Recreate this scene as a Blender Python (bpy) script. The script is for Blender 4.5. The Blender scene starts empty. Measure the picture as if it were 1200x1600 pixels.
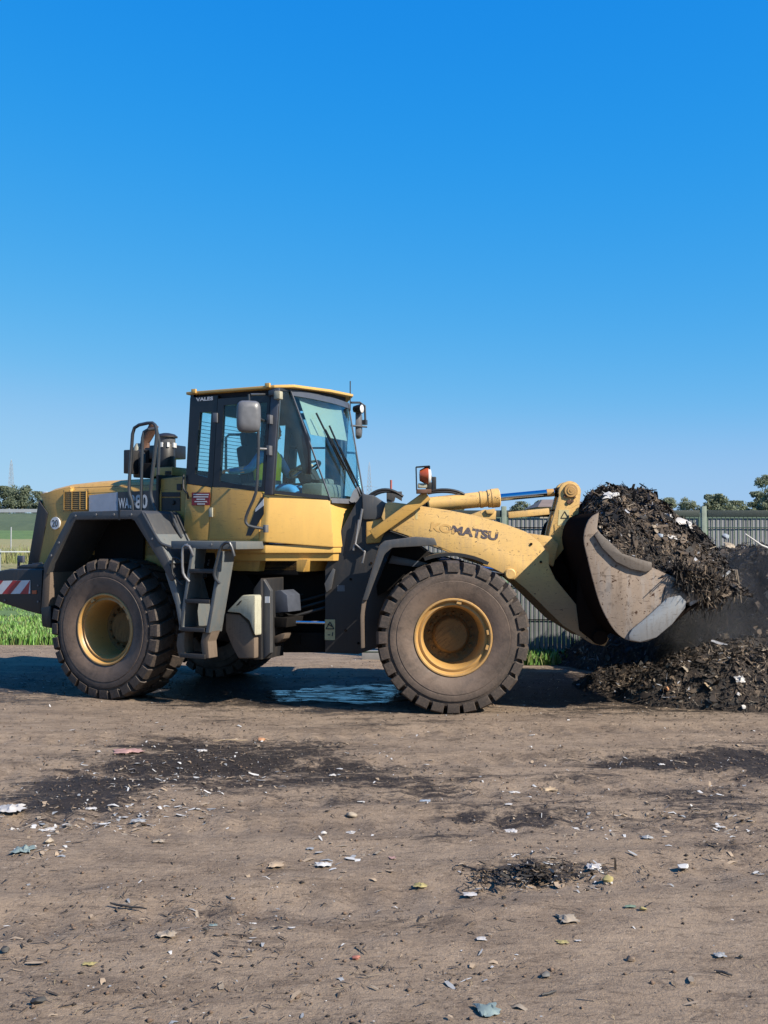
import bpy, bmesh, math, random
import numpy as np
from mathutils import Vector, Matrix
R = math.radians
random.seed(7); rng = np.random.default_rng(11)
S = bpy.context.scene
COL = S.collection

# ------------------------------------------------------------------ camera, sky, sun, exposure
CAM_H, FPX, HORIZON = 1.83, 1600.0, 840.0
PITCH = math.atan((HORIZON - 800) / FPX)
cam = bpy.data.cameras.new('camera'); cam.lens = 36.0; cam.sensor_width = 36.0
cam.clip_start = 0.05; cam.clip_end = 5000
camo = bpy.data.objects.new('camera', cam); COL.objects.link(camo)
camo.location = (0, 0, CAM_H); camo.rotation_euler = (R(90) + PITCH, 0, 0)
S.camera = camo

SUN_AZ, SUN_EL = R(34), R(39)           # azimuth measured from +X towards the camera
w = bpy.data.worlds.new("World"); S.world = w; w.use_nodes = True
nt = w.node_tree; bg = nt.nodes['Background']
sky = nt.nodes.new('ShaderNodeTexSky'); sky.sky_type = 'NISHITA'; sky.sun_disc = False
sky.sun_elevation = SUN_EL; sky.sun_rotation = R(90) + SUN_AZ
sky.altitude = 0; sky.air_density = 1.0; sky.dust_density = 0.25; sky.ozone_density = 3.0
EXPO = 1.0
# deepen the clear-sky blue: a power curve per colour channel, the same in every direction
sep = nt.nodes.new('ShaderNodeSeparateColor'); comb = nt.nodes.new('ShaderNodeCombineColor'); nt.links.new(sky.outputs[0], sep.inputs[0])
for ch, curve in enumerate((((0, 0), (.126, .012), (.215, .05), (.35, .14), (.524, .285), (.726, .36), (1, .42)),
                            ((0, 0), (.221, .262), (.42, .40), (.733, .55), (.92, .615), (1, .635)),
                            ((0, 0), (.05, .45), (.18, .68), (.42, .80), (.7, .85), (1, .87)))):
    k = 2 ** EXPO * 0.10; ki = 0.1275
    a = nt.nodes.new('ShaderNodeMath'); a.operation = 'MULTIPLY'; a.inputs[1].default_value = ki; a.use_clamp = True; nt.links.new(sep.outputs[ch], a.inputs[0])
    fc = nt.nodes.new('ShaderNodeFloatCurve'); cv = fc.mapping.curves[0]
    while len(cv.points) < len(curve): cv.points.new(.5, .5)
    for pt, q in zip(cv.points, curve): pt.location = q
    fc.mapping.update(); nt.links.new(a.outputs[0], fc.inputs['Value'])
    g_ = nt.nodes.new('ShaderNodeMath'); g_.operation = 'MULTIPLY'; g_.inputs[1].default_value = 1 / k; nt.links.new(fc.outputs[0], g_.inputs[0])
    nt.links.new(g_.outputs[0], comb.inputs[ch])
nt.links.new(comb.outputs[0], bg.inputs['Color'])
bg.inputs['Strength'].default_value = 0.10
sun = bpy.data.lights.new('sun', 'SUN'); sun.energy = 5.0; sun.angle = R(0.5); sun.color = (1.0, 0.90, 0.76)
suno = bpy.data.objects.new('sun', sun); COL.objects.link(suno)
sdir = Vector((math.cos(SUN_EL) * math.cos(SUN_AZ), -math.cos(SUN_EL) * math.sin(SUN_AZ), math.sin(SUN_EL)))
suno.rotation_euler = sdir.to_track_quat('Z', 'Y').to_euler(); suno.location = (8, -8, 12)
S.view_settings.view_transform = 'Standard'; S.view_settings.look = 'None'
S.view_settings.exposure = EXPO; S.view_settings.gamma = 1.0; S.view_settings.use_curve_mapping = False

# ------------------------------------------------------------------ measuring helpers
JX, JY = -0.97, 12.0                   # articulation joint of the loader on the ground
YR, YF = R(-27), R(0.3)                   # heading of the rear frame and of the front frame
def ray(px, py):
    a = (px - 600) / FPX; b = (800 - py) / FPX
    return Vector((a, math.cos(PITCH) - b * math.sin(PITCH), math.sin(PITCH) + b * math.cos(PITCH)))
def side(yaw, y0, *pts):                # points of a side plane y = y0 of a loader frame -> (x, z)
    c, s = math.cos(yaw), math.sin(yaw); out = []
    o = (-c * JX - s * JY, s * JX - c * JY)
    for px, py in pts:
        d = ray(px, py); dx = c * d.x + s * d.y; dy = -s * d.x + c * d.y
        t = (y0 - o[1]) / dy; out.append((o[0] + t * dx, CAM_H + t * d.z))
    return out
def gnd(px, py, z=0.0):
    d = ray(px, py); t = (z - CAM_H) / d.z
    return Vector((t * d.x, t * d.y, z))
def far(px, py, Y):                     # point on the wall-parallel plane at distance Y
    d = ray(px, py); t = Y / d.y
    return Vector((t * d.x, Y, CAM_H + t * d.z))

# ------------------------------------------------------------------ materials
MATS = {}
ALB = 0.70                              # the picture is exposed bright, so every base colour sits a little low
def newmat(name):
    m = bpy.data.materials.new(name); m.use_nodes = True; MATS[name] = m
    return m, m.node_tree, m.node_tree.nodes['Principled BSDF']
def N(nt, t, **k):
    n = nt.nodes.new(t)
    for a, v in k.items():
        if a in n.inputs: n.inputs[a].default_value = v
        else: setattr(n, a, v)
    return n
def noise(nt, co, scale, detail=6, rough=0.6, dist=0.0):
    n = N(nt, 'ShaderNodeTexNoise'); n.inputs['Scale'].default_value = scale
    n.inputs['Detail'].default_value = detail; n.inputs['Roughness'].default_value = rough
    n.inputs['Distortion'].default_value = dist
    nt.links.new(co, n.inputs['Vector']); return n.outputs['Fac']
def ramp(nt, fac, stops):
    r = N(nt, 'ShaderNodeValToRGB'); e = r.color_ramp.elements
    while len(e) < len(stops): e.new(0.5)
    for i, (p, c) in enumerate(stops):
        e[i].position = p; e[i].color = (*c, 1) if len(c) == 3 else c
    nt.links.new(fac, r.inputs[0]); return r.outputs[0]
def bw(nt, fac, a, b):
    if a > b: return ramp(nt, fac, [(b, (1, 1, 1)), (a, (0, 0, 0))])
    return ramp(nt, fac, [(a, (0, 0, 0)), (b, (1, 1, 1))])
def mix(nt, fac, a, b):
    m = N(nt, 'ShaderNodeMix'); m.data_type = 'RGBA'
    def put(sock, v):
        if hasattr(v, 'default_value') or hasattr(v, 'is_output'): nt.links.new(v, sock)
        else: sock.default_value = (*tuple(v)[:3], 1)
    if isinstance(fac, (int, float)): m.inputs[0].default_value = fac
    else: nt.links.new(fac, m.inputs[0])
    put(m.inputs[6], a); put(m.inputs[7], b); return m.outputs[2]
def math_(nt, op, a, b=None, clamp=False):
    m = N(nt, 'ShaderNodeMath'); m.operation = op; m.use_clamp = clamp
    for i, v in enumerate((a, b)):
        if v is None: continue
        if isinstance(v, (int, float)): m.inputs[i].default_value = v
        else: nt.links.new(v, m.inputs[i])
    return m.outputs[0]
def bump(nt, h, strength, dist=0.01):
    b = N(nt, 'ShaderNodeBump'); b.inputs['Strength'].default_value = strength; b.inputs['Distance'].default_value = dist
    nt.links.new(h, b.inputs['Height']); return b.outputs[0]

def paint(name, base, dirt=(0.12, 0.085, 0.055), amount=0.5, rough=0.45, metal=0.0, chips=(0.05, 0.04, 0.035), chip=0.0, scale=1.0, bmp=0.05, low=None, edge=0.55):
    """worn machine paint: blotchy fading, dust, streaks, a few chips"""
    base, dirt, chips = ([v * ALB for v in c] for c in (base, dirt, chips))
    m, nt, p = newmat(name); tc = N(nt, 'ShaderNodeTexCoord'); co = tc.outputs['Object']
    big = noise(nt, co, 2.2 * scale, 8, 0.65, 0.3); fine = noise(nt, co, 38 * scale, 5, 0.7)
    mp = N(nt, 'ShaderNodeMapping'); mp.inputs['Scale'].default_value = (9, 9, 1.1); nt.links.new(co, mp.inputs['Vector'])
    streak = noise(nt, mp.outputs[0], 2.0 * scale, 6, 0.6)
    c = mix(nt, bw(nt, big, 0.3, 0.75), tuple(x * 0.9 for x in base), tuple(min(1, x * 1.06) for x in base))
    d = math_(nt, 'MULTIPLY', bw(nt, streak, 0.45, 0.72), bw(nt, big, 0.35, 0.65))
    d = math_(nt, 'ADD', math_(nt, 'MULTIPLY', d, amount), math_(nt, 'MULTIPLY', bw(nt, fine, 0.52, 0.75), amount * 0.35), True)
    if low:                              # mud fading upward from the boom's low end, with the bucket's shade painted in
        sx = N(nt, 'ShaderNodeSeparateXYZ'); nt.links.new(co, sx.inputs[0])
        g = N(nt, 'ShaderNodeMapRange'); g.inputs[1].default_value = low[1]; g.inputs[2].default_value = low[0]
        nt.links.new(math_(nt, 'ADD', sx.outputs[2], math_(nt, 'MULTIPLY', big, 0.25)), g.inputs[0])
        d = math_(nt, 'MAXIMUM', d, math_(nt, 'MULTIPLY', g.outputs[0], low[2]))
    c = mix(nt, d, c, dirt)
    mp2 = N(nt, 'ShaderNodeMapping'); mp2.inputs['Scale'].default_value = (1.2, 5, 14); mp2.inputs['Rotation'].default_value = (.3, .5, .2); nt.links.new(co, mp2.inputs['Vector'])
    sc_ = math_(nt, 'MULTIPLY', bw(nt, noise(nt, mp2.outputs[0], 6 * scale, 3, .6, 1.2), .635, .65), min(.8, amount)); c = mix(nt, sc_, c, [v * .55 for v in dirt])
    if name == 'bucket_steel':
        c = mix(nt, math_(nt, 'MULTIPLY', bw(nt, noise(nt, co, 9, 2, .5, .3), .60, .68), .55), c, (0.05, 0.034, 0.027)); c = mix(nt, math_(nt, 'MULTIPLY', bw(nt, noise(nt, mp.outputs[0], 1.1, 7, .7), .50, .66), .5), c, (0.30, 0.285, 0.275))
    if chip > 0:
        v = noise(nt, co, 16 * scale, 3, 0.8, 0.8); cm = bw(nt, v, 0.70 - chip * 0.1, 0.72 - chip * 0.1)
        c = mix(nt, cm, c, chips)
    nt.links.new(c, p.inputs['Base Color']); p.inputs['Metallic'].default_value = metal
    r = math_(nt, 'ADD', rough, math_(nt, 'MULTIPLY', d, 0.35), True); nt.links.new(r, p.inputs['Roughness'])
    if bmp: nt.links.new(bump(nt, fine, bmp, 0.01), p.inputs['Normal'])
    if rough >= .6: p.inputs['Specular IOR Level'].default_value = .12 if rough < .75 else 0.0
    if edge:                             # paint rubbed off along the edges
        bv = N(nt, 'ShaderNodeBevel'); bv.samples = 4; bv.inputs['Radius'].default_value = .022; ge = N(nt, 'ShaderNodeNewGeometry')
        dt = N(nt, 'ShaderNodeVectorMath'); dt.operation = 'DOT_PRODUCT'; nt.links.new(bv.outputs[0], dt.inputs[0]); nt.links.new(ge.outputs['Normal'], dt.inputs[1])
        em = bw(nt, math_(nt, 'ADD', math_(nt, 'SUBTRACT', 1.0, dt.outputs['Value']), math_(nt, 'MULTIPLY', math_(nt, 'SUBTRACT', noise(nt, co, 24, 4, .7), .56), .35)), .03, .10)
        nt.links.new(mix(nt, math_(nt, 'MULTIPLY', em, edge), c, [v * .8 for v in dirt]), p.inputs['Base Color'])
    return m
def plain(name, col, rough=0.6, metal=0.0, var=0.15, scale=14, emit=None):
    col = [v * ALB for v in col]
    m, nt, p = newmat(name); tc = N(nt, 'ShaderNodeTexCoord')
    n = noise(nt, tc.outputs['Object'], scale, 5, 0.65)
    c = mix(nt, bw(nt, n, 0.3, 0.7), tuple(x * (1 - var) for x in col), tuple(min(1, x * (1 + var)) for x in col))
    nt.links.new(c, p.inputs['Base Color']); p.inputs['Roughness'].default_value = rough; p.inputs['Metallic'].default_value = metal
    return m

YEL = (0.66, 0.385, 0.092)
paint('yellow_paint', YEL, (0.20, 0.135, 0.075), 0.5, 0.42, chip=0.15, scale=1.0)
paint('cab_yellow', (0.80, 0.49, 0.135), (0.30, 0.20, 0.10), 0.22, 0.38, chip=0.0, scale=1.0, bmp=0.02)
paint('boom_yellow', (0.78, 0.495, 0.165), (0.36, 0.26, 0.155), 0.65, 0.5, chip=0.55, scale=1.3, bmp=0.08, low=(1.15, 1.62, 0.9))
paint('rim_yellow', (0.56, 0.32, 0.095), (0.38, 0.27, 0.17), 0.55, 0.42, chip=0.35, scale=2.2)
paint('rim_dirty', (0.24, 0.15, 0.065), (0.06, 0.042, 0.03), 0.8, 0.7, scale=2.5)
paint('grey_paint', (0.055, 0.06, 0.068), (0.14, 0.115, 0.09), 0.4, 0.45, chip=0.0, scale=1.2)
paint('dark_paint', (0.016, 0.017, 0.020), (0.075, 0.058, 0.043), 0.4, 0.5, scale=1.2)
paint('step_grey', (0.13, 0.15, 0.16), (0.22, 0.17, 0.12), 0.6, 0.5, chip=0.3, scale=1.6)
paint('chassis', (0.010, 0.0095, 0.0095), (0.028, 0.021, 0.016), 0.7, 0.7, scale=1.4, bmp=0.1)
paint('tank_pale', (0.50, 0.49, 0.38), (0.2, 0.16, 0.11), 0.6, 0.6, scale=2)
paint('bucket_steel', (0.36, 0.285, 0.225), (0.13, 0.09, 0.065), 0.75, 0.62, 0.1, (0.06, 0.03, 0.02), 0.9, 1.1, 0.15)
paint('guard_steel', (0.20, 0.17, 0.145), (0.10, 0.075, 0.06), 0.8, 0.5, 0.3, chip=0.4, scale=1.6, bmp=0.1)
paint('worn_steel', (0.40, 0.41, 0.42), (0.15, 0.125, 0.105), 0.8, 0.38, 0.55, chip=0.3, scale=1.6, bmp=0.1)
paint('mud_steel', (0.022, 0.016, 0.013), (0.012, 0.009, 0.008), 0.8, 0.8, scale=1.5, bmp=0.25)
paint('flap_rubber', (0.20, 0.155, 0.12), (0.09, 0.07, 0.055), 0.6, 0.8, scale=2)
plain('black_rubber', (0.012, 0.012, 0.013), 0.5); plain('black_trim', (0.012, 0.014, 0.020), 0.35)
plain('seat_cloth', (0.02, 0.022, 0.03), 0.85); plain('console_grey', (0.16, 0.17, 0.165), 0.6)
plain('post_grey', (0.075, 0.085, 0.11), 0.38); plain('mirror_grey', (0.13, 0.135, 0.15), 0.4)
plain('pipe_grey', (0.06, 0.066, 0.075), 0.35, 0.3); plain('bright_pipe', (0.30, 0.30, 0.31), 0.35, 0.6)
plain('chrome', (0.60, 0.68, 0.82), 0.10, 1.0, 0.03); plain('rust', (0.13, 0.065, 0.04), 0.8, 0.1, 0.4, 20)
plain('white_paint', (0.72, 0.73, 0.74), 0.5, 0, 0.08); plain('red_reflective', (0.42, 0.03, 0.035), 0.4)
plain('decal_red', (0.22, 0.012, 0.02), 0.4); plain('decal_blue', (0.38, 0.42, 0.50), 0.28, 0, 0.12, 6)
plain('decal_dark', (0.035, 0.037, 0.045), 0.35); plain('letter_white', (0.62, 0.64, 0.66), 0.4)
plain('lens_orange', (0.50, 0.10, 0.035), 0.25); plain('lens_clear', (0.75, 0.75, 0.75), 0.15)
plain('warn_yellow', (0.52, 0.40, 0.10), 0.5, 0, 0.2); plain('warn_pale', (0.62, 0.52, 0.26), 0.5, 0, 0.2); plain('ink', (0.02, 0.02, 0.02), 0.5)
plain('hivis', (1.0, 1.12, 0.05), 0.7, 0, 0.12); plain('blue_shirt', (0.05, 0.26, 0.62), 0.8, 0, 0.2); plain('skin', (0.68, 0.46, 0.33), 0.55, 0, 0.08)
plain('hair', (0.018, 0.012, 0.009), 0.6); plain('trousers', (0.03, 0.07, 0.16), 0.85)

def worn_letters():
    m, nt, p = newmat('worn_letters'); tc = N(nt, 'ShaderNodeTexCoord'); co = tc.outputs['Object']
    sx = N(nt, 'ShaderNodeSeparateXYZ'); nt.links.new(co, sx.inputs[0])
    g = N(nt, 'ShaderNodeMapRange'); g.inputs[1].default_value = 0.13; g.inputs[2].default_value = 0.30
    g.inputs[3].default_value = 0.26; g.inputs[4].default_value = -0.06; nt.links.new(sx.outputs[0], g.inputs[0])
    n = math_(nt, 'ADD', noise(nt, co, 22, 5, 0.7, 0.5), g.outputs[0])
    c = mix(nt, bw(nt, n, 0.52, 0.58), (0.075, 0.062, 0.072), (0.48, 0.29, 0.095))
    nt.links.new(c, p.inputs['Base Color']); p.inputs['Roughness'].default_value = 0.5
worn_letters()
def tyre_mat():
    m, nt, p = newmat('tyre'); tc = N(nt, 'ShaderNodeTexCoord'); co = tc.outputs['Object']
    sx = N(nt, 'ShaderNodeSeparateXYZ'); nt.links.new(co, sx.inputs[0])
    rad = math_(nt, 'SQRT', math_(nt, 'ADD', math_(nt, 'POWER', sx.outputs[0], 2.0), math_(nt, 'POWER', sx.outputs[2], 2.0)))
    big = noise(nt, co, 3.0, 8, 0.7, 0.5); fine = noise(nt, co, 40, 5, 0.75)
    # dust settles on the lower sidewall ring, wet black rubber nearer the tread
    g = N(nt, 'ShaderNodeMapRange'); g.inputs[1].default_value = 0.50; g.inputs[2].default_value = 0.70
    nt.links.new(math_(nt, 'ADD', rad, math_(nt, 'MULTIPLY', math_(nt, 'SUBTRACT', big, 0.5), 0.45)), g.inputs[0])
    c = mix(nt, g.outputs[0], (0.165, 0.115, 0.085), (0.050, 0.038, 0.031)); c = mix(nt, math_(nt, 'MULTIPLY', bw(nt, noise(nt, co, 1.6, 5, .6, .8), .50, .62), .45), c, (0.030, 0.025, 0.022))
    c = mix(nt, math_(nt, 'MULTIPLY', bw(nt, fine, 0.45, 0.75), 0.6), c, (0.18, 0.128, 0.096))
    c = mix(nt, math_(nt, 'MULTIPLY', bw(nt, noise(nt, co, 7, 6, 0.7), 0.5, 0.7), 0.5), c, (0.018, 0.016, 0.015)); c = mix(nt, 1 - ALB, c, (0, 0, 0))
    nt.links.new(c, p.inputs['Base Color'])
    nt.links.new(ramp(nt, big, [(0.35, (0.55, 0.55, 0.55)), (0.65, (0.9, 0.9, 0.9))]), p.inputs['Roughness'])
    nt.links.new(bump(nt, math_(nt, 'ADD', fine, big), 0.25, 0.012), p.inputs['Normal'])
tyre_mat()
def glass(name, tint, rough=0.02, fres=1.35):
    m, nt, p = newmat(name); nt.nodes.remove(p); out = nt.nodes['Material Output']
    t = N(nt, 'ShaderNodeBsdfTransparent'); t.inputs[0].default_value = (*tint, 1)
    g = N(nt, 'ShaderNodeBsdfGlossy'); g.inputs['Roughness'].default_value = rough; g.inputs[0].default_value = (0.9, 0.95, 1, 1)
    lw = N(nt, 'ShaderNodeLayerWeight'); lw.inputs[0].default_value = .5
    d = N(nt, 'ShaderNodeBsdfDiffuse'); d.inputs[0].default_value = (0.30, 0.28, 0.25, 1)
    tc = N(nt, 'ShaderNodeTexCoord'); n = noise(nt, tc.outputs['Object'], 5, 6, 0.7)
    mx = N(nt, 'ShaderNodeMixShader'); nt.links.new(math_(nt, 'ADD', math_(nt, 'MULTIPLY', math_(nt, 'POWER', lw.outputs['Facing'], 4.0), .55), .03), mx.inputs[0]); nt.links.new(t.outputs[0], mx.inputs[1]); nt.links.new(g.outputs[0], mx.inputs[2])
    m2 = N(nt, 'ShaderNodeMixShader'); nt.links.new(math_(nt, 'MULTIPLY', bw(nt, n, 0.40, 0.8), 0.035), m2.inputs[0])
    nt.links.new(mx.outputs[0], m2.inputs[1]); nt.links.new(d.outputs[0], m2.inputs[2]); nt.links.new(m2.outputs[0], out.inputs[0])
glass('cab_glass', (0.87, 0.978, 0.972))
m, nt, p = newmat('visor_glass'); p.inputs['Base Color'].default_value = (0.30, 0.33, 0.31, 1); p.inputs['Roughness'].default_value = .4; p.inputs['Alpha'].default_value = .80

def matlist(*names): return [MATS[n] for n in names]

# ------------------------------------------------------------------ mesh builder
class MB:
    def __init__(s): s.v = []; s.f = []; s.m = []
    def add(s, vs, fs, mi=0):
        o = len(s.v); s.v += [tuple(v) for v in vs]; s.f += [tuple(i + o for i in f) for f in fs]; s.m += [mi] * len(fs); return s
    def prism(s, poly, y0, y1, mi=0):                      # polygon in x-z, extruded along y
        n = len(poly); vs = [(x, y0, z) for x, z in poly] + [(x, y1, z) for x, z in poly]
        fs = [tuple(range(n)), tuple(range(2 * n - 1, n - 1, -1))] + [(i, (i + 1) % n, n + (i + 1) % n, n + i) for i in range(n)]
        return s.add(vs, fs, mi)
    def loft(s, rings, cap=True, closed=True, mi=0):
        n = len(rings[0]); vs = [p for r in rings for p in r]; fs = []
        for k in range(len(rings) - 1):
            for i in range(n if closed else n - 1):
                a = k * n + i; b = k * n + (i + 1) % n; fs.append((a, b, b + n, a + n))
        if cap: fs += [tuple(range(n)), tuple((len(rings) - 1) * n + i for i in range(n - 1, -1, -1))]
        return s.add(vs, fs, mi)
    def box(s, c, d, rot=None, mi=0):
        M = rot or Matrix.Identity(3); c = Vector(c); vs = []
        for x in (-.5, .5):
            for y in (-.5, .5):
                for z in (-.5, .5): vs.append(c + M @ Vector((x * d[0], y * d[1], z * d[2])))
        return s.add(vs, [(0, 1, 3, 2), (4, 6, 7, 5), (0, 4, 5, 1), (2, 3, 7, 6), (0, 2, 6, 4), (1, 5, 7, 3)], mi)
    def tube(s, pts, r, seg=8, mi=0, cap=True):
        pts = [Vector(p) for p in pts]; rings = []; up = None
        for i, p in enumerate(pts):
            t = (pts[min(i + 1, len(pts) - 1)] - pts[max(i - 1, 0)]).normalized()
            if up is None: up = t.orthogonal().normalized()
            up = (up - t * up.dot(t)).normalized(); b = t.cross(up)
            rr = r[i] if isinstance(r, (list, tuple)) else r
            rings.append([p + (up * math.cos(a) + b * math.sin(a)) * rr for a in [2 * math.pi * k / seg for k in range(seg)]])
        return s.loft(rings, cap, True, mi)
    def bar(s, a, b, wid, dep, ref=(0, 1, 0), mi=0):        # rectangular bar from a to b; dep along ref
        a, b = Vector(a), Vector(b); t = (b - a).normalized(); r = Vector(ref); r = (r - t * r.dot(t)).normalized(); u = t.cross(r)
        rings = [[p + u * x * wid / 2 + r * y * dep / 2 for x, y in ((-1, -1), (1, -1), (1, 1), (-1, 1))] for p in (a, b)]
        return s.loft(rings, True, True, mi)
    def lathe(s, prof, c, axis='y', seg=32, mi=0, a0=0.0):  # prof: (along axis, radius)
        rings = []
        for w_, r_ in prof:
            ring = []
            for k in range(seg):
                a = a0 + 2 * math.pi * k / seg; u, v = math.cos(a) * r_, math.sin(a) * r_
                q = {'y': (u, w_, v), 'z': (u, v, w_), 'x': (w_, u, v)}[axis]
                ring.append((c[0] + q[0], c[1] + q[1], c[2] + q[2]))
            rings.append(ring)
        return s.loft(rings, True, True, mi)
    def mesh(s, name, mats, bevel=0.0, smooth=35, bseg=2):
        bm = bmesh.new(); bv = [bm.verts.new(v) for v in s.v]
        for f, mi in zip(s.f, s.m):
            try: q = bm.faces.new([bv[i] for i in f]); q.material_index = mi
            except ValueError: pass
        bmesh.ops.recalc_face_normals(bm, faces=bm.faces)
        if bevel:
            es = [e for e in bm.edges if len(e.link_faces) == 2 and e.calc_face_angle(0) > R(28)]
            bmesh.ops.bevel(bm, geom=es, offset=bevel, segments=bseg, affect='EDGES', profile=0.6, clamp_overlap=True)
        for f in bm.faces: f.smooth = True
        for e in bm.edges:
            if len(e.link_faces) == 2 and e.calc_face_angle(0) > R(smooth): e.smooth = False
        me = bpy.data.meshes.new(name); bm.to_mesh(me); bm.free()
        for m in mats: me.materials.append(m)
        return me
    def build(s, name, mat, parent=None, yaw=None, bevel=0.0, smooth=35, **props):
        mats = matlist(*mat) if isinstance(mat, (list, tuple)) else matlist(mat)
        return link(name, s.mesh(name, mats, bevel, smooth), parent, yaw, **props)
def link(name, data, parent=None, yaw=None, **props):
    o = bpy.data.objects.new(name, data); COL.objects.link(o)
    if parent is not None: o.parent = parent
    if yaw is not None: o.rotation_euler.z = yaw
    for k, v in props.items(): o[k] = v
    return o
def empty(name, loc, label, cat, group=None, rz=0):
    o = bpy.data.objects.new(name, None); COL.objects.link(o); o.location = loc; o.rotation_euler.z = rz
    o.empty_display_size = 0.2; o['label'] = label; o['category'] = cat
    if group: o['group'] = group
    return o
def npmesh(name, V, F, mats, mi=None, smooth=False):        # many quads at once; F is (n,4) or (n,3)
    me = bpy.data.meshes.new(name); V = np.asarray(V, np.float32); F = np.asarray(F, np.int32); k = F.shape[1]
    me.vertices.add(len(V)); me.vertices.foreach_set('co', V.ravel())
    me.loops.add(F.size); me.loops.foreach_set('vertex_index', F.ravel())
    me.polygons.add(len(F)); me.polygons.foreach_set('loop_start', np.arange(0, F.size, k, dtype=np.int32))
    me.polygons.foreach_set('loop_total', np.full(len(F), k, np.int32))
    for m in mats: me.materials.append(m)
    if mi is not None: me.polygons.foreach_set('material_index', np.asarray(mi, np.int32))
    if smooth: me.polygons.foreach_set('use_smooth', np.ones(len(F), bool))
    me.update(); me.validate(); return me
def strips(P, D, Nn, L, W, bend, mats, mi):
    """bent two-quad shreds: centre P, direction D, normal Nn, length L, width W"""
    n = len(P); D = D / np.linalg.norm(D, axis=1, keepdims=True); B = np.cross(D, Nn); B /= np.linalg.norm(B, axis=1, keepdims=True) + 1e-9
    U = np.cross(B, D); L = L[:, None]; W = W[:, None]; bend = bend[:, None]
    a = P - D * L / 2 - U * bend * L; b = P; c = P + D * L / 2 - U * bend * L
    V = np.stack([a - B * W * .35, a + B * W * .35, b - B * W * .5, b + B * W * .5, c - B * W * .2, c + B * W * .2], 1).reshape(-1, 3)
    i = np.arange(n)[:, None] * 6
    F = np.concatenate([i + np.array([[0, 1, 3, 2]]), i + np.array([[2, 3, 5, 4]])], 1).reshape(-1, 4)
    return npmesh('shreds', V, F, mats, np.repeat(mi, 2))
def vnoise(x, y, seed=0):                                    # smooth value noise
    xi = np.floor(x).astype(np.int64); yi = np.floor(y).astype(np.int64); fx = x - xi; fy = y - yi
    def h(a, b):
        k = (a * 374761393 + b * 668265263 + seed * 69069) & 0x7fffffff
        k = ((k ^ (k >> 13)) * 1274126177) & 0x7fffffff
        return ((k ^ (k >> 16)) & 0xffff) / 65535.0
    u = fx * fx * (3 - 2 * fx); v = fy * fy * (3 - 2 * fy)
    return (h(xi, yi) * (1 - u) + h(xi + 1, yi) * u) * (1 - v) + (h(xi, yi + 1) * (1 - u) + h(xi + 1, yi + 1) * u) * v
def fbm(x, y, o=4, seed=0):
    r = 0; a = .5
    for k in range(o): r = r + a * vnoise(x * 2 ** k, y * 2 ** k, seed + k); a *= .5
    return r
def text_part(name, body, height, mat, parent, yaw, origin, xdir, thick=0.002, width=None, skew=0.0, bold=0.0):
    """flat lettering lying on a side plane: origin = lower left, xdir = (dx, dz) reading direction"""
    cu = bpy.data.curves.new(name, 'FONT'); cu.body = body; cu.size = 1; cu.extrude = 0.0; cu.offset = bold; cu.resolution_u = 4
    to = bpy.data.objects.new('tmp', cu); COL.objects.link(to)
    me = bpy.data.meshes.new_from_object(to.evaluated_get(bpy.context.evaluated_depsgraph_get()))
    bpy.data.objects.remove(to); bpy.data.curves.remove(cu)
    xs = [v.co.x for v in me.vertices]; ys = [v.co.y for v in me.vertices]
    sx = (width / (max(xs) - min(xs))) if width else height / (max(ys) - min(ys)); sy = height / (max(ys) - min(ys))
    d = Vector((xdir[0], 0, xdir[1])).normalized(); u = Vector((-d.z, 0, d.x)); x0 = min(xs); y0 = min(ys)
    for v in me.vertices:
        a = (v.co.x - x0) * sx; b = (v.co.y - y0) * sy; v.co = d * (a + skew * b) + u * b
    me.materials.clear(); me.materials.append(MATS[mat])
    o = link(name, me, parent, yaw)
    c, s = math.cos(yaw or 0), math.sin(yaw or 0); q = origin
    o.location = (c * q[0] - s * q[1], s * q[0] + c * q[1], q[2])
    return o

# ------------------------------------------------------------------ GROUND
def axis(lo, hi, seq):
    a = [lo]
    for upto, st in seq:
        while a[-1] < upto - 1e-6: a.append(a[-1] + st)
    return np.array(a)
gx = axis(-1500, 1500, [(-300, 200), (-60, 30), (-16, 4), (-8, .25), (8, .07), (16, .25), (60, 4), (300, 30), (1500, 200)])
gy = axis(-1200, 1800, [(-200, 200), (-20, 20), (2, 2), (15, .06), (24, .25), (60, 4), (300, 30), (1800, 200)])
GX, GY = np.meshgrid(gx, gy)
def gheight(X, Y):
    fade = np.clip((17 - Y) / 3, 0, 1) * np.clip((Y - 1) / 2, 0, 1) * np.clip((14 - np.abs(X)) / 4, 0, 1)
    near = np.clip((10.2 - Y) / 2.5, 0.35, 1)
    h = (fbm(X * .9, Y * .9, 3, 3) - .45) * .04 + (fbm(X * 3, Y * 5, 4, 9) - .45) * .036 * near
    h += np.maximum(fbm(X * 1.2, Y * 2.2, 3, 77) - .52, 0) * (vnoise(X * 9, Y * 9, 5) - .3) * .12 * near
    h += np.maximum(vnoise(X * 6, Y * 6, 21) - .72, 0) * .05
    # shallow tyre ruts running across the yard
    for yy, sl in ((8.35, .10), (9.6, .06), (6.6, -.05), (5.3, .16), (7.3, .16)):
        d = Y - (yy + sl * X + .12 * np.sin(X * .7)); h -= (.026 + .016 * np.sin(X * 26 + 5 * d + yy)) * np.exp(-(d / .20) ** 2); h += .013 * np.exp(-((np.abs(d) - .34) / .09) ** 2)
    return h * fade
GZ = gheight(GX, GY)
ny, nx = GX.shape
idx = np.arange(nx * ny).reshape(ny, nx)
GF = np.stack([idx[:-1, :-1], idx[:-1, 1:], idx[1:, 1:], idx[1:, :-1]], -1).reshape(-1, 4)

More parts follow.
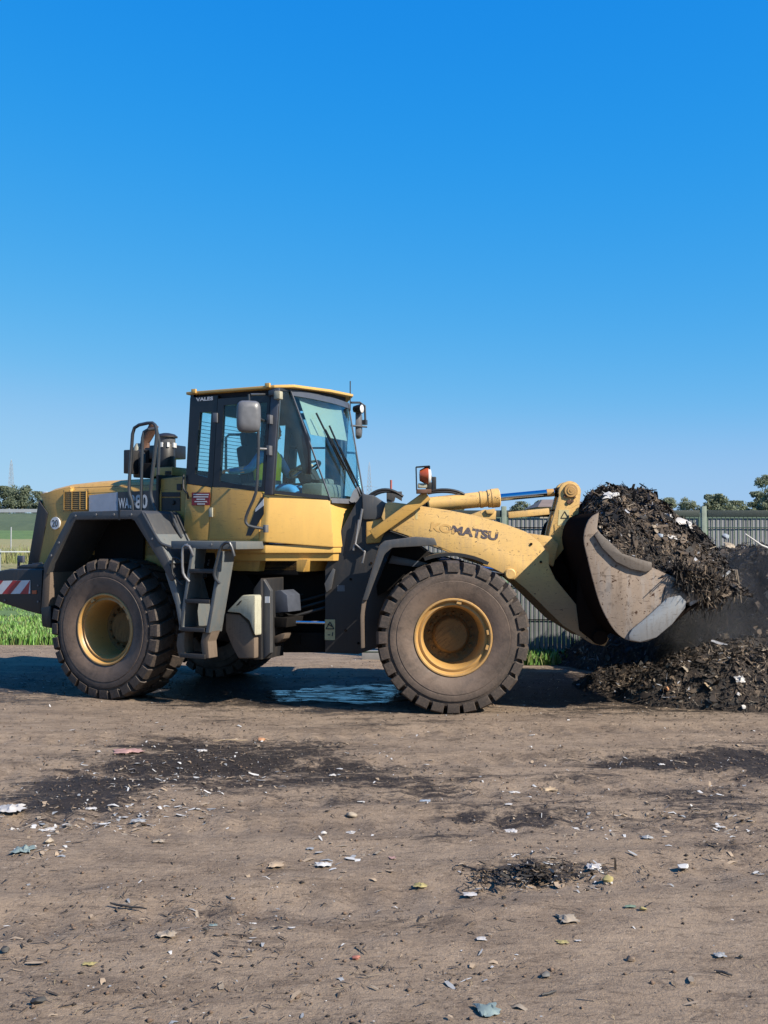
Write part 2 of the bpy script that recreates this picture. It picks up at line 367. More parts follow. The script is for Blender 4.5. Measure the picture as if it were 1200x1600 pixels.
WET_SHADE = []   # dark wet patches and shade painted under the loader: centre, radii, strength
def wet(px, py, rx, ry, k=1.0):      # one wet or shade-painted patch; rx, ry in pixels
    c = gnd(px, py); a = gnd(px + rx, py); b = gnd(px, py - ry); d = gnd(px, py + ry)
    WET_SHADE.append((c.x, (b.y + d.y) / 2, abs(a.x - c.x), abs(b.y - d.y) / 2, k))
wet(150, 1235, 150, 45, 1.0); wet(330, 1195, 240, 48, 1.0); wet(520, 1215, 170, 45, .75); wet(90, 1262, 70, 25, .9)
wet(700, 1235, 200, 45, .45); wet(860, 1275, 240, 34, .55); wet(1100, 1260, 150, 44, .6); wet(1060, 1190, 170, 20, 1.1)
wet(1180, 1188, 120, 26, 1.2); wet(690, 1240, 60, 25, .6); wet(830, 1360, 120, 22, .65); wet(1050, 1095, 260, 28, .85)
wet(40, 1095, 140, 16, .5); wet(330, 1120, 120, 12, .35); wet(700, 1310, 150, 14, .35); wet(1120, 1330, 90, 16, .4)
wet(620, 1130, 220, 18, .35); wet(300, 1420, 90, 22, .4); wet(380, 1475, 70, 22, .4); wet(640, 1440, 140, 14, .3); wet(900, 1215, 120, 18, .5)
wet(560, 1086, 330, 26, 1.3); wet(120, 1068, 260, 26, 1.0); wet(880, 1078, 150, 32, 1.4); wet(330, 1075, 180, 26, 1.2)  # painted shade that blackens the loader's shadow, beside the puddle's wet margin

def ground_mat():
    m, nt, p = newmat('dirt'); tc = N(nt, 'ShaderNodeTexCoord'); co = tc.outputs['Object']
    sx = N(nt, 'ShaderNodeSeparateXYZ'); nt.links.new(co, sx.inputs[0])
    n1 = noise(nt, co, .55, 7, .65, .3); n2 = noise(nt, co, 2.6, 8, .72, .4); n3 = noise(nt, co, 14, 6, .75); n4 = noise(nt, co, 70, 4, .75)
    mp = N(nt, 'ShaderNodeMapping'); mp.inputs['Scale'].default_value = (.35, 1.0, 1); nt.links.new(co, mp.inputs['Vector'])
    n5 = noise(nt, mp.outputs[0], 3.2, 9, .80, .6); n6 = noise(nt, mp.outputs[0], 24, 6, .8, .6)
    mp2 = N(nt, 'ShaderNodeMapping'); mp2.inputs['Scale'].default_value = (.45, 1.0, 1); mp2.inputs['Location'].default_value = (31, 17, 0); nt.links.new(co, mp2.inputs['Vector']); n7 = noise(nt, mp2.outputs[0], 46, 4, .7, .4); n8 = noise(nt, mp2.outputs[0], 7, 8, .82, .8)
    c = mix(nt, bw(nt, n2, .3, .7), (0.255, 0.190, 0.135), (0.345, 0.265, 0.193))
    c = mix(nt, math_(nt, 'MULTIPLY', bw(nt, n1, .42, .68), .45), c, (0.205, 0.150, 0.110))
    c = mix(nt, math_(nt, 'MULTIPLY', bw(nt, n5, .47, .66), .75), c, (0.115, 0.083, 0.062))
    c = mix(nt, math_(nt, 'MULTIPLY', bw(nt, n6, .53, .64), .60), c, (0.085, 0.063, 0.048))
    c = mix(nt, math_(nt, 'MULTIPLY', bw(nt, n3, .58, .72), .40), c, (0.43, 0.34, 0.26))
    c = mix(nt, math_(nt, 'MULTIPLY', bw(nt, n4, .60, .70), .50), c, (0.075, 0.052, 0.037))
    c = mix(nt, math_(nt, 'MULTIPLY', bw(nt, n4, .42, .30), .35), c, (0.46, 0.365, 0.28))
    c = mix(nt, math_(nt, 'MULTIPLY', bw(nt, n8, .56, .64), .60), c, (0.060, 0.042, 0.030))
    c = mix(nt, math_(nt, 'MULTIPLY', math_(nt, 'MULTIPLY', bw(nt, n7, .60, .66), bw(nt, n5, .42, .55)), .85), c, (0.030, 0.022, 0.017))
    c = mix(nt, math_(nt, 'MULTIPLY', bw(nt, n7, .38, .34), .5), c, (0.48, 0.385, 0.30))
    # wet patches, and shade painted into the dirt under the loader
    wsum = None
    for (x, y, rx, ry, k) in WET_SHADE:
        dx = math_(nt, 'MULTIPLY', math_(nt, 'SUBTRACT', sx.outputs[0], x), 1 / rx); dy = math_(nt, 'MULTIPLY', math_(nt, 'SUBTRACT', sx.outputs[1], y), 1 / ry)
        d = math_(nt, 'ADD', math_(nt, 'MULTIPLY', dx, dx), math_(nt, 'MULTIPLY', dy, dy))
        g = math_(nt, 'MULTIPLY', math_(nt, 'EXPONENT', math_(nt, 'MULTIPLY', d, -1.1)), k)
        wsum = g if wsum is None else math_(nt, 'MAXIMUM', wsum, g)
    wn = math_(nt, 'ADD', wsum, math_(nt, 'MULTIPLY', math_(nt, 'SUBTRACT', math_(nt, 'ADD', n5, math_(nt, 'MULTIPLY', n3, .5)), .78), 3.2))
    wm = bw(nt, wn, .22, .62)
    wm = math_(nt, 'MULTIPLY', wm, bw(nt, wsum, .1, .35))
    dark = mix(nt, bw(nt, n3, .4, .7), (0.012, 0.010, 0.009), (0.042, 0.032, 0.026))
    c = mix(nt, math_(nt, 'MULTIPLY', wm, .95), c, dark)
    c = mix(nt, 1 - ALB, c, (0, 0, 0))
    nt.links.new(c, p.inputs['Base Color'])
    r = mix(nt, wm, (.95, .95, .95), (.62, .62, .62)); nt.links.new(r, p.inputs['Roughness'])
    h = math_(nt, 'ADD', math_(nt, 'MULTIPLY', n3, .7), math_(nt, 'MULTIPLY', n4, .3))
    nt.links.new(bump(nt, math_(nt, 'ADD', h, math_(nt, 'MULTIPLY', n6, .4)), 0.8, .03), p.inputs['Normal'])
    p.inputs['Specular IOR Level'].default_value = 0.25
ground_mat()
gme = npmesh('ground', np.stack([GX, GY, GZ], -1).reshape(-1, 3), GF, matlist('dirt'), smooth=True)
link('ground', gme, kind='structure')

# ------------------------------------------------------------------ far land on the left and behind: meadow, dry strip, embankment
def field_mat(name, a, b, sc):
    a, b = tuple(v * ALB for v in a), tuple(v * ALB for v in b)
    m, nt, p = newmat(name); tc = N(nt, 'ShaderNodeTexCoord'); co = tc.outputs['Object']
    mp = N(nt, 'ShaderNodeMapping'); mp.inputs['Scale'].default_value = (1, .35, 1); nt.links.new(co, mp.inputs['Vector'])
    n = math_(nt, 'ADD', math_(nt, 'MULTIPLY', noise(nt, co, sc, 8, .75, .4), .6), math_(nt, 'MULTIPLY', noise(nt, mp.outputs[0], sc * 9, 5, .7), .4))
    nt.links.new(mix(nt, bw(nt, n, .35, .65), a, b), p.inputs['Base Color']); p.inputs['Roughness'].default_value = .9
    nt.links.new(bump(nt, n, 1.0, .15), p.inputs['Normal'])
field_mat('meadow', (0.055, 0.115, 0.025), (0.12, 0.20, 0.05), .5); field_mat('dry_grass', (0.30, 0.25, 0.12), (0.20, 0.22, 0.08), .3)
field_mat('bank_green', (0.045, 0.075, 0.035), (0.085, 0.12, 0.055), .2)
def strip_terrain(name, mat, x0, x1, prof, nxs=60, amp=.05):
    xs = np.linspace(x0, x1, nxs); V = []; 
    for (y, z) in prof:
        for x in xs: V.append((x, y + amp * 6 * (random.random() - .5), z + amp * (random.random() - .5)))
    k = np.arange(len(prof) * nxs).reshape(len(prof), nxs)
    F = np.stack([k[:-1, :-1], k[:-1, 1:], k[1:, 1:], k[1:, :-1]], -1).reshape(-1, 4)
    return link(name, npmesh(name, V, F, matlist(mat), smooth=True), kind='structure')
strip_terrain('meadow', 'meadow', -60, 60, [(17.4, -.05), (17.9, .03), (20, .06), (26, .10), (36, .16), (44, .22)], 240, .04)
strip_terrain('dry_field', 'dry_grass', -90, 90, [(43.5, .14), (46, .30), (56, .95), (66, 1.55), (72, 1.75)], 120, .06)
strip_terrain('green_slope', 'meadow', -130, 130, [(71.5, 1.6), (74, 1.85), (84, 2.25), (90, 2.45)], 90, .08)
strip_terrain('embankment', 'bank_green', -220, 220, [(89, 2.2), (92, 2.9), (100, 4.1), (104, 4.35), (125, 4.4), (220, 4.4), (600, 5.0)], 120, .1)

# grass blades on the meadow edge and along the fence
def blades(n, x0, x1, y0, y1, hmin, hmax, mats, zfun=None):
    P = np.stack([rng.uniform(x0, x1, n), y0 + (y1 - y0) * rng.random(n) ** 1.4, np.zeros(n)], 1)
    keep = fbm(P[:, 0] * .9, P[:, 1] * .9, 3, 5) > .30
    P = P[keep]; n = len(P); P[:, 2] = 0.0
    h = rng.uniform(hmin, hmax, n) * (.55 + .9 * fbm(P[:, 0] * .5, P[:, 1] * .5, 2, 8)); a = rng.uniform(0, 6.28, n); lean = rng.uniform(.05, .45, n) * h
    wd = rng.uniform(.012, .03, n); d = np.stack([np.cos(a), np.sin(a), 0 * a], 1); b = np.stack([-np.sin(a), np.cos(a), 0 * a], 1)
    mid = P + d * lean[:, None] * .35; mid[:, 2] += h * .6; tip = P + d * lean[:, None]; tip[:, 2] += h
    V = np.stack([P - b * wd[:, None], P + b * wd[:, None], mid - b * wd[:, None] * .7, mid + b * wd[:, None] * .7, tip - b * wd[:, None] * .12, tip + b * wd[:, None] * .12], 1).reshape(-1, 3)
    i = np.arange(n)[:, None] * 6
    F = np.concatenate([i + np.array([[0, 1, 3, 2]]), i + np.array([[2, 3, 5, 4]])], 1).reshape(-1, 4)
    return npmesh('grass', V, F, mats, np.repeat(rng.integers(0, len(mats), n), 2))
plain('grass_a', (0.12, 0.27, 0.045), .6, 0, .3, 3); plain('grass_b', (0.17, 0.33, 0.065), .6, 0, .3, 3); plain('grass_c', (0.20, 0.24, 0.08), .7, 0, .3, 3)
link('meadow_grass', blades(80000, -13, -2.0, 17.5, 31, .08, .21, matlist('grass_a', 'grass_b', 'grass_b', 'grass_c')), kind='stuff', label='tall bright green grass growing along the edge of the dirt yard', category='grass')
link('fence_grass', blades(8000, 1.5, 9.0, 14.75, 15.9, .08, .24, matlist('grass_a', 'grass_b', 'grass_c')), kind='stuff', label='green grass and weeds along the foot of the grey fence', category='grass')
link('field_straw', blades(9000, -30, -8, 44, 70, .3, .8, matlist('grass_c', 'dry_grass')), kind='stuff', label='dry straw coloured grass on the field behind the loader', category='grass').location.z = .7

# ------------------------------------------------------------------ WHEEL LOADER
LO = empty('wheel_loader', (JX, JY, 0), 'yellow articulated wheel loader carrying a heaped bucket of compost', 'wheel loader')
def R3(pts, y): return [(x, y, z) for x, z in pts]
def rs(y, *p): return side(YR, y, *p)
def fs(y, *p): return side(YF, y, *p)

# --- wheels
XR, XF = rs(-1.33, (160, 983))[0][0], fs(-1.33, (708.5, 992))[0][0]      # axle positions
TR = 0.808
def tyre_mesh():
    b = MB(); prof = [(-.235, .40), (-.262, .415), (-.285, .47), (-.302, .54), (-.306, .59), (-.300, .595), (-.304, .61), (-.296, .66), (-.285, .665), (-.275, .71), (-.22, .748), (0, .752)]
    prof = prof + [(-w_, r_) for w_, r_ in prof[-2::-1]]
    seg = 84; rings = []
    for w_, r_ in prof: rings.append([(math.cos(2 * math.pi * k / seg) * r_, w_, math.sin(2 * math.pi * k / seg) * r_) for k in range(seg)])
    b.loft(rings, False)
    nl = 28
    for sd in (-1, 1):
        for k in range(nl):
            a0 = 2 * math.pi * (k + (.5 if sd > 0 else 0)) / nl; wob = random.uniform(-.014, .005)
            vs = []
            def q(ang, w_, r_): return (math.cos(ang) * r_, sd * w_, math.sin(ang) * r_)
            pit = 2 * math.pi / nl; rt = TR + wob - .004
            for (w_, ri, ro, sk, hw) in ((.303, .690, .715, 0.0, .385), (.294, .690, .780, 0.0, .40), (.255, .72, rt, .03, .415), (.14, .73, rt, .18, .41), (.02, .73, rt, .42, .34)):
                ac = a0 + sk * pit
                vs += [q(ac - hw * pit, w_, ri), q(ac + hw * pit, w_, ri), q(ac + hw * pit * .9, w_, ro), q(ac - hw * pit * .9, w_, ro)]
            fsx = []
            for j in range(4):
                o = j * 4
                for i in range(4): fsx.append((o + i, o + (i + 1) % 4, o + 4 + (i + 1) % 4, o + 4 + i))
            fsx += [(0, 1, 2, 3), (19, 18, 17, 16)]
            b.add(vs, fsx)
    return b.mesh('tyre', matlist('tyre'), 0.0, 32)
def rim_mesh():
    b = MB()
    prof = [(-.236, .400), (-.262, .412), (-.272, .405), (-.272, .392), (-.262, .384), (-.235, .380), (-.215, .366), (-.225, .350), (-.228, .338), (-.205, .326), (-.15, .312), (-.05, .304), (.13, .298)]
    seg = 64; rings = [[(math.cos(2 * math.pi * k / seg) * r_, w_, math.sin(2 * math.pi * k / seg) * r_) for k in range(seg)] for w_, r_ in prof]
    b.loft(rings, False)
    for a in (.62, 1.05, 2.3):                                    # lock-ring clips
        b.box((math.cos(a) * .372, -.248, math.sin(a) * .372), (.035, .03, .05), Matrix.Rotation(-a, 3, 'Y'))
    return b.mesh('rim', matlist('rim_yellow'), 0, 30)
def disc_mesh():
    b = MB()
    prof = [(w_ + .14, r_) for w_, r_ in [(-.03, .300), (-.022, .285), (-.016, .262), (-.022, .235), (-.03, .205), (-.075, .186), (-.092, .17), (-.098, .10), (-.104, .05), (-.112, .03), (-.112, .001)]]
    seg = 48; rings = [[(math.cos(2 * math.pi * k / seg) * r_, w_, math.sin(2 * math.pi * k / seg) * r_) for k in range(seg)] for w_, r_ in prof]
    b.loft(rings, False); b.add(rings[-1], [tuple(range(seg))])
    return b.mesh('hub', matlist('rim_dirty'), 0, 30)
def bolt_mesh():
    b = MB(); b.lathe([(-.064, .001), (-.064, .013), (-.02, .018), (-.018, .018)], (0, 0, 0), 'y', 6)
    return b.mesh('wheel_bolt', matlist('rim_dirty'), 0, 30)
TM, RM, DM, BM = tyre_mesh(), rim_mesh(), disc_mesh(), bolt_mesh()
def wheel(x, y, yaw, spin):
    t = bpy.data.objects.new('wheel', TM); t.name = 'wheel'
    COL.objects.link(t); t.parent = LO
    c, s = math.cos(yaw), math.sin(yaw); t.location = (c * x - s * y, s * x + c * y, TR - .022)
    flip = math.pi if y > 0 else 0
    t.rotation_euler = (0, spin, yaw + flip); t.rotation_mode = 'XYZ'
    link('rim', RM, t); link('hub', DM, t)
    for k in range(16):
        o = link('wheel_bolt', BM, t); a = 2 * math.pi * k / 16; o.location = (math.cos(a) * .232, .14, math.sin(a) * .232)
    return t
# tread, rim and hub under each wheel; the wheel object itself carries the tyre
for (x, y, yaw, sp) in ((XR, -1.03, YR, .2), (XF, -1.03, YF, .9), (XR, 1.03, YR, .5), (XF, 1.03, YF, 1.4)): wheel(x, y, yaw, sp)
b = MB()
b.tube([(XR, -.80, TR), (XR, .80, TR)], [.19, .19], 16); b.lathe([(-.3, .12), (-.2, .27), (.2, .27), (.3, .12)], (XR, 0, TR), 'y', 20)
b.build('rear_axle', 'chassis', LO, YR)
b = MB()
b.tube([(XF, -.80, TR), (XF, .80, TR)], [.19, .19], 16); b.lathe([(-.3, .12), (-.2, .27), (.2, .27), (.3, .12)], (XF, 0, TR), 'y', 20)
b.build('front_axle', 'chassis', LO, YF)

# --- rear frame, engine bay, hitch
b = MB()
b.prism([(-3.0, .95), (-2.6, .78), (-.6, .62), (-.18, .60), (-.12, .75), (-.12, 1.05), (-.5, 1.5), (-3.0, 1.5)], -.50, .50)
b.box((-.45, 0, 1.55), (1.5, 1.1, .28))
b.build('rear_frame', 'chassis', LO, YR, .02)
b = MB(); b.prism([(-2.62, 1.35), (-1.0, 1.35), (-.85, 1.7), (-.85, 2.2), (-2.62, 2.2)], -.60, .60); b.build('engine_housing', 'yellow_paint', LO, YR)
b = MB()
for z in (.62, .98): b.prism([(-.35, z), (.16, z), (.16, z + .10), (-.35, z + .10)], -.28, .28)
b.tube([(0, 0, .5), (0, 0, 1.2)], .08, 14); b.build('hitch', 'chassis', LO, YR, .01)

# --- hood
hp = rs(-.72, (60, 768), (72, 762), (100, 755), (140, 750.5), (200, 747.5), (252, 746.5))
def hood_ring(x, zt, zb, wd):
    k = [(-wd, zb), (-wd, zt - .20), (-wd + .02, zt - .12), (-wd + .07, zt - .045), (-wd + .16, zt - .008), (-wd + .34, zt + .012), (0, zt + .02)]
    k = k + [(-y, z) for y, z in k[-2::-1]]
    return [(x, y, z) for y, z in k]
b = MB(); rings = []
for i, (x, z) in enumerate(hp): rings.append(hood_ring(x, z, 1.62, .72 if i else .70))
x0, z0 = hp[0]
rings = [hood_ring(x0 - .05, z0 - .10, 1.5, .66)] + rings
b.loft(rings, True); b.build('hood', 'yellow_paint', LO, YR, 0, 40)
gl = rs(-.722, (61, 781), (76, 802), (60, 886), (43, 887)); q = rs(-.722, (46, 889), (64, 889), (79, 803), (99, 768), (63, 772))
b = MB(); b.prism(gl, -.735, .735); b.build('rear_grille', 'dark_paint', LO, YR, .02)
b = MB(); b.prism(rs(-.722, (76, 800), (62, 772), (110, 760), (118, 882), (59, 888)), -.728, -.55); b.build('hood_rear_panel', 'yellow_paint', LO, YR, .012)
b = MB(); b.prism(rs(-.72, (55, 768), (62, 768), (62, 780), (57, 780)), -.60, .60); b.build('tail_light_strip', 'white_paint', LO, YR, .005)
# louvre in the hood side
fr = rs(-.735, (101, 769), (135.5, 767), (135.5, 796), (101, 796.5)); (xa, za), (xb, zb) = fr[0], fr[2]
b = MB(); b.prism(fr, -.735, -.70); LV = b.build('side_louvre', 'black_trim', LO, YR)
nb = 9; h = (za - zb) / nb
for k in range(nb + 1):
    b = MB(); z = zb + h * k; b.box(((xa + xb) / 2, -.741, z), (xb - xa, .016, .011)); b.build('louvre_bar', 'yellow_paint', LV)
for fx in (0, .36, .72, 1):
    b = MB(); b.box((xa + (xb - xa) * fx, -.744, (za + zb) / 2), (.014, .016, za - zb)); b.build('louvre_bar', 'yellow_paint', LV)
# decals
def plate(y, pts, name, mat, t=.004, yaw=YR, parent=None, bevel=0):
    f_ = rs if yaw == YR else fs
    b = MB(); b.prism(f_(y, *pts), y, y + t); return b.build(name, mat, parent or LO, None if parent else yaw, bevel)
DS = plate(-.7275, [(139, 774), (184, 769), (246, 766), (246, 801), (139, 801)], 'hood_decal', 'decal_blue')
plate(-.7305, [(184, 768.8), (247, 766), (247, 801.2), (184, 801.2)], 'decal_field', 'decal_dark', .003, YR, DS)
tl = rs(-.7335, (185, 794.5), (243, 793)); (ax, az), (bx, bz) = tl
text_part('lettering', 'WA', .125, 'letter_white', LO, YR, (ax, -.7335, az + .0), (bx - ax, bz - az), bold=.025, width=.165)
text_part('lettering', '380', .165, 'letter_white', LO, YR, (ax + .175, -.7335, az - .005), (bx - ax, bz - az), bold=.03, width=.27)
# 20 plate
cx, cz = rs(-.74, (86.5, 817.5))[0]
b = MB(); b.lathe([(-.008, .001), (-.008, .077), (0, .078), (.01, .078)], (cx, -.737, cz), 'y', 28); SP = b.build('speed_plate', 'white_paint', LO, YR)
text_part('numerals', '20', .085, 'ink', LO, YR, (cx - .05, -.747, cz - .044), (1, 0), width=.098, bold=.01)
# counterweight
cp = rs(-1.20, (-60, 897), (-8, 893), (12, 889), (66, 889), (63, 961), (40, 955), (12, 946), (-60, 920))
b = MB(); b.prism(cp, -1.20, 1.20); CW = b.build('counterweight', 'dark_paint', LO, YR, .035)
b = MB(); tp = rs(-1.0, (10, 889), (66, 889), (68, 872), (24, 878)); b.prism([(cp[2][0], cp[2][1] - .01), (cp[3][0], cp[3][1] - .01), (cp[3][0], cp[3][1] + .06), (cp[2][0] + .1, cp[2][1] + .05)], -1.1, 1.1); b.build('counterweight_top', 'dark_paint', LO, YR, .03)
bd = [(-14, 908), (47, 906.5), (47, 927.5), (-14, 928.5)]
RP = plate(-1.208, bd, 'reflective_board', 'white_paint', .006)
for k in range(4):
    x_ = -25 + 28 * k
    pts = [(x_, 928), (x_ + 13, 928), (x_ + 30, 907.2), (x_ + 17, 907.2)]
    pts = [(min(46.5, a), c) for a, c in pts]
    if pts[1][0] - pts[0][0] > 4: plate(-1.2115, pts, 'red_stripe', 'red_reflective', .003, YR, RP)
plate(-1.208, [(50, 922.5), (57, 922.5), (57, 928), (50, 928)], 'side_marker', 'lens_orange', .012)
b = MB(); (ax, az), (bx, bz) = rs(-.95, (29, 888), (29, 868)); b.bar((ax, -.95, az - .02), (ax, -.95, bz), .02, .03); b.box((ax + .05, -.95, bz - .045), (.08, .04, .085)); b.build('rear_lamp_bracket', 'post_grey', LO, YR, .004)
(ax, az), (bx, bz), (ccx, ccz), (dx, dz) = rs(-1.0, (51, 889), (51, 881), (66, 880), (66, 889)); b = MB(); b.tube([(ax, -1, az), (bx, -1, bz), (ccx, -1, ccz), (dx, -1, dz)], .010, 8); b.build('grab_loop', 'pipe_grey', LO, YR)

# --- rear fenders (both sides)
fo = rs(-1.35, (67, 884), (109, 802.5), (113, 800), (186, 797.5), (221, 797.5), (228, 802), (262, 872), (272, 905))
fi = rs(-1.35, (266, 908), (251, 881), (210, 814), (205, 811), (118, 812.5), (80, 879), (72, 898))
for sd in (-1, 1):
    b = MB(); y0, y1 = (-1.35, -.74) if sd < 0 else (.74, 1.35)
    b.prism(fo + fi, y0, y1); b.build('rear_fender', 'grey_paint', LO, YR, .012)
    # mudguard front skirt panel and rear flap
    sk = rs(-1.33, (262, 880), (272, 905), (281, 940), (286, 982), (281, 984), (274, 945), (258, 896))
    b = MB(); b.prism(sk, sd * 1.33, sd * .80); b.build('fender_skirt', 'step_grey', LO, YR, .006)
    fl = rs(-1.30, (69, 884), (79, 882), (76, 948), (64, 952))
    b = MB(); b.prism(fl, sd * 1.30, sd * .78); b.build('mud_flap', 'flap_rubber', LO, YR, .005)
    fl = rs(-1.30, (64, 950), (80, 946), (80, 982), (66, 979))
    b = MB(); b.prism(fl, sd * 1.31, sd * .77); b.build('mud_flap', 'black_rubber', LO, YR, .02)
# sloped fender front deck, lit grey-green
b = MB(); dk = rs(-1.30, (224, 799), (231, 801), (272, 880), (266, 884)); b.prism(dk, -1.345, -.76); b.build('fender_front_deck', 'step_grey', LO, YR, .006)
b = MB(); b.prism(rs(-1.36, (184.3, 796.8), (186.6, 796.8), (186.6, 812.5), (184.3, 812.5)), -1.353, -.9); b.build('fender_seam', 'black_rubber', LO, YR)
b = MB(); b.prism([(-2.55, 1.2), (-.95, 1.15), (-.95, 2.05), (-2.45, 2.05)], -.72, -.66); b.build('engine_side_panel', 'yellow_paint', LO, YR)
b = MB(); b.prism([(-2.50, 1.0), (-1.75, 1.05), (-1.70, 2.05), (-2.45, 2.05)], -.76, -.724); b.build('engine_vent_panel', 'chassis', LO, YR)

# --- behind-cab bulkhead
b = MB(); b.prism(rs(-.70, (250, 748), (290, 743), (290, 842), (250, 842)), -.70, .66); b.build('bulkhead', 'yellow_paint', LO, YR, .02)
plate(-.712, [(252, 769), (281, 769), (281, 776), (252, 776)], 'vent_slot', 'black_trim', .02)
plate(-.712, [(252, 778), (281, 778), (281, 798), (252, 798)], 'vent_slot', 'black_trim', .02)
plate(-.712, [(276, 756), (283, 756), (283, 766), (276, 766)], 'vent_slot', 'black_trim', .02)
b = MB(); cx, cz = rs(-.72, (270, 785))[0]; b.lathe([(-.735, .001), (-.735, .025), (-.70, .028)], (cx, 0, cz), 'y', 12); b.build('vent_boss', 'dark_paint', LO, YR)
b = MB(); b.prism(rs(-.71, (247, 742), (250.5, 742), (250.5, 800), (247, 800)), -.745, .7); b.build('bulkhead_seal', 'black_rubber', LO, YR)

# --- hood top: exhaust, pre-cleaner, muffler
y = -.25
def cyl(y, pxc, pyt, pyb, rpx, name, mat, prof=None, parent=None):
    (xc, zt), (_, zb), (xr, _) = rs(y, (pxc, pyt), (pxc, pyb), (pxc + rpx, pyt)); r_ = abs(xr - xc) * .9
    b = MB(); prof = prof or [(0, .9), (.04, 1), (.96, 1), (1, .9)]
    b.lathe([(zb, .001)] + [(zb + (zt - zb) * a, r_ * k) for a, k in prof] + [(zt, .001)], (xc, y, 0), 'z', 24)
    return b.build(name, mat, parent or LO, None if parent else YR, 0, 40)
PC = cyl(-.05, 259, 693, 745, 13, 'air_pre_cleaner', 'dark_paint')
cyl(-.05, 260, 678, 694, 12.5, 'pre_cleaner_bowl', 'mirror_grey', [(0, .92), (.1, 1), (.75, 1), (.8, 1)], PC)
cyl(-.05, 260, 676.5, 684, 15.5, 'pre_cleaner_cap', 'dark_paint', [(0, 1), (.25, 1), (.7, .75), (.95, .3)], PC)
for k in range(9):
    a = 2 * math.pi * k / 9; (xc, zt), (_, zb), (xr, _) = rs(-.05, (260, 692), (260, 700), (272, 700)); r_ = (xr - xc) * .92
    b = MB(); b.box((xc + math.cos(a) * r_, -.05 + math.sin(a) * r_, (zt + zb) / 2), (.03, .03, abs(zt - zb) * .9), Matrix.Rotation(a, 3, 'Z')); b.build('pre_cleaner_vane', 'white_paint', PC)
(mx_, mz), (mx2, mz2) = rs(.05, (213, 700), (243, 748))
EX = cyl(.10, 226, 702, 746, 15, 'muffler', 'dark_paint', [(0, .95), (.05, 1), (.8, 1), (.93, .8), (1, .45)])
(ax, az), (bx, bz), (ccx, ccz), (dx, dz) = rs(.10, (226, 704), (227, 690), (233, 680), (241, 664))
b = MB(); b.tube([(ax, .1, az), (bx, .1, bz), (ccx, .1, ccz), (dx, .1, dz)], [.07, .06, .06, .062], 14); b.build('exhaust_pipe', 'rust', EX)
cyl(.10, 217, 693, 716, 8, 'heat_wrap', 'tank_pale', [(0, .6), (.2, 1), (.7, .9), (1, .5)], EX)
for (px, py, sxx, syy, sz, m_, y) in ((206, 722, .10, .2, .30, 'dark_paint', -.1), (246, 718, .30, .4, .28, 'dark_paint', .25), (262, 707, .35, .3, .17, 'black_trim', .1), (266, 738, .30, .3, .11, 'yellow_paint', -.2), (240, 736, .2, .3, .18, 'chassis', -.15), (275, 741, .12, .3, .09, 'dark_paint', -.2), (230, 722, .3, .3, .28, 'chassis', .15)):
    x_, z_ = rs(y, (px, py))[0]; b = MB(); b.box((x_, y, z_), (sxx, syy, sz)); b.build('hood_top_box', m_, LO, YR, .012)
# handrails beside the hood
def rail(y_list, pts, r_, name, mat='pipe_grey'):
    out = []
    for yy, p in zip(y_list, pts): x_, z_ = rs(yy, p)[0]; out.append(Vector((x_, yy, z_)))
    # round the corners
    sm = [out[0]]
    for i in range(1, len(out) - 1):
        a, c_, d = out[i - 1], out[i], out[i + 1]; k1 = min(.09, (a - c_).length * .4); k2 = min(.09, (d - c_).length * .4)
        p1 = c_ + (a - c_).normalized() * k1; p2 = c_ + (d - c_).normalized() * k2
        sm += [p1, (p1 + p2 + c_ * 2) / 4, p2]
    sm.append(out[-1]); b = MB(); b.tube(sm, r_, 10); return b.build(name, mat, LO, YR)
rail([-1.0, -1.0, -1.0, -1.0, -1.0, -1.0, -1.0, -1.0, -1.05], [(208, 797), (207, 783), (201, 768), (208, 666), (240, 659), (246, 672), (236, 760), (235, 775), (262, 848)], .020, 'hood_handrail')
rail([-1.0, -1.0, -1.0, -.9], [(220.5, 799), (222, 705), (223, 672), (243, 670)], .018, 'hood_handrail')
rail([-.78, -.78, -.78], [(247, 742), (249, 690), (246, 676)], .018, 'hood_handrail')
rail([-1.345, -1.345, -1.345, -1.3], [(222, 800), (246, 842), (252, 850), (268, 855)], .016, 'fender_rail')
rail([-1.0, -.98, -.95], [(268, 802), (276, 825), (284, 840)], .018, 'fender_rail')

# --- platform and ladder
pf = rs(-1.30, (267, 845), (369, 846), (369, 858.5), (267, 857.5))
b = MB(); b.prism(pf, -1.30, -.70); PL = b.build('platform', 'step_grey', LO, YR, .008)
lx = [rs(-1.26, p)[0] for p in ((307, 859), (288, 984), (352, 864), (330, 988))]
for (t_, b_), nm in (((lx[0], lx[1]), 'l'), ((lx[2], lx[3]), 'r')):
    b = MB(); b.prism([(t_[0] - .02, t_[1] + .02), (t_[0] + .02, t_[1] + .02), (b_[0] + .025, b_[1]), (b_[0] - .025, b_[1])], -1.33, -1.10); b.build('ladder_stringer', 'step_grey', LO, YR, .006)
for k, py in enumerate((890, 937, 981)):
    a0 = rs(-1.26, (302 - k * 6.5, py), (342 - k * 8, py + 4)); b = MB(); b.box(((a0[0][0] + a0[1][0]) / 2, -1.22, (a0[0][1] + a0[1][1]) / 2), (a0[1][0] - a0[0][0], .24, .045)); b.build('ladder_step', 'dark_paint', LO, YR, .006)
for pts in (((281, 990), (293, 986), (291, 1003), (293, 1024), (283, 1026), (279, 1008)), ((320, 988), (334, 986), (328, 1002), (330, 1028), (320, 1029), (317, 1002))):
    b = MB(); b.prism(rs(-1.26, *pts), -1.30, -1.14); b.build('step_hanger', 'flap_rubber', LO, YR, .008)
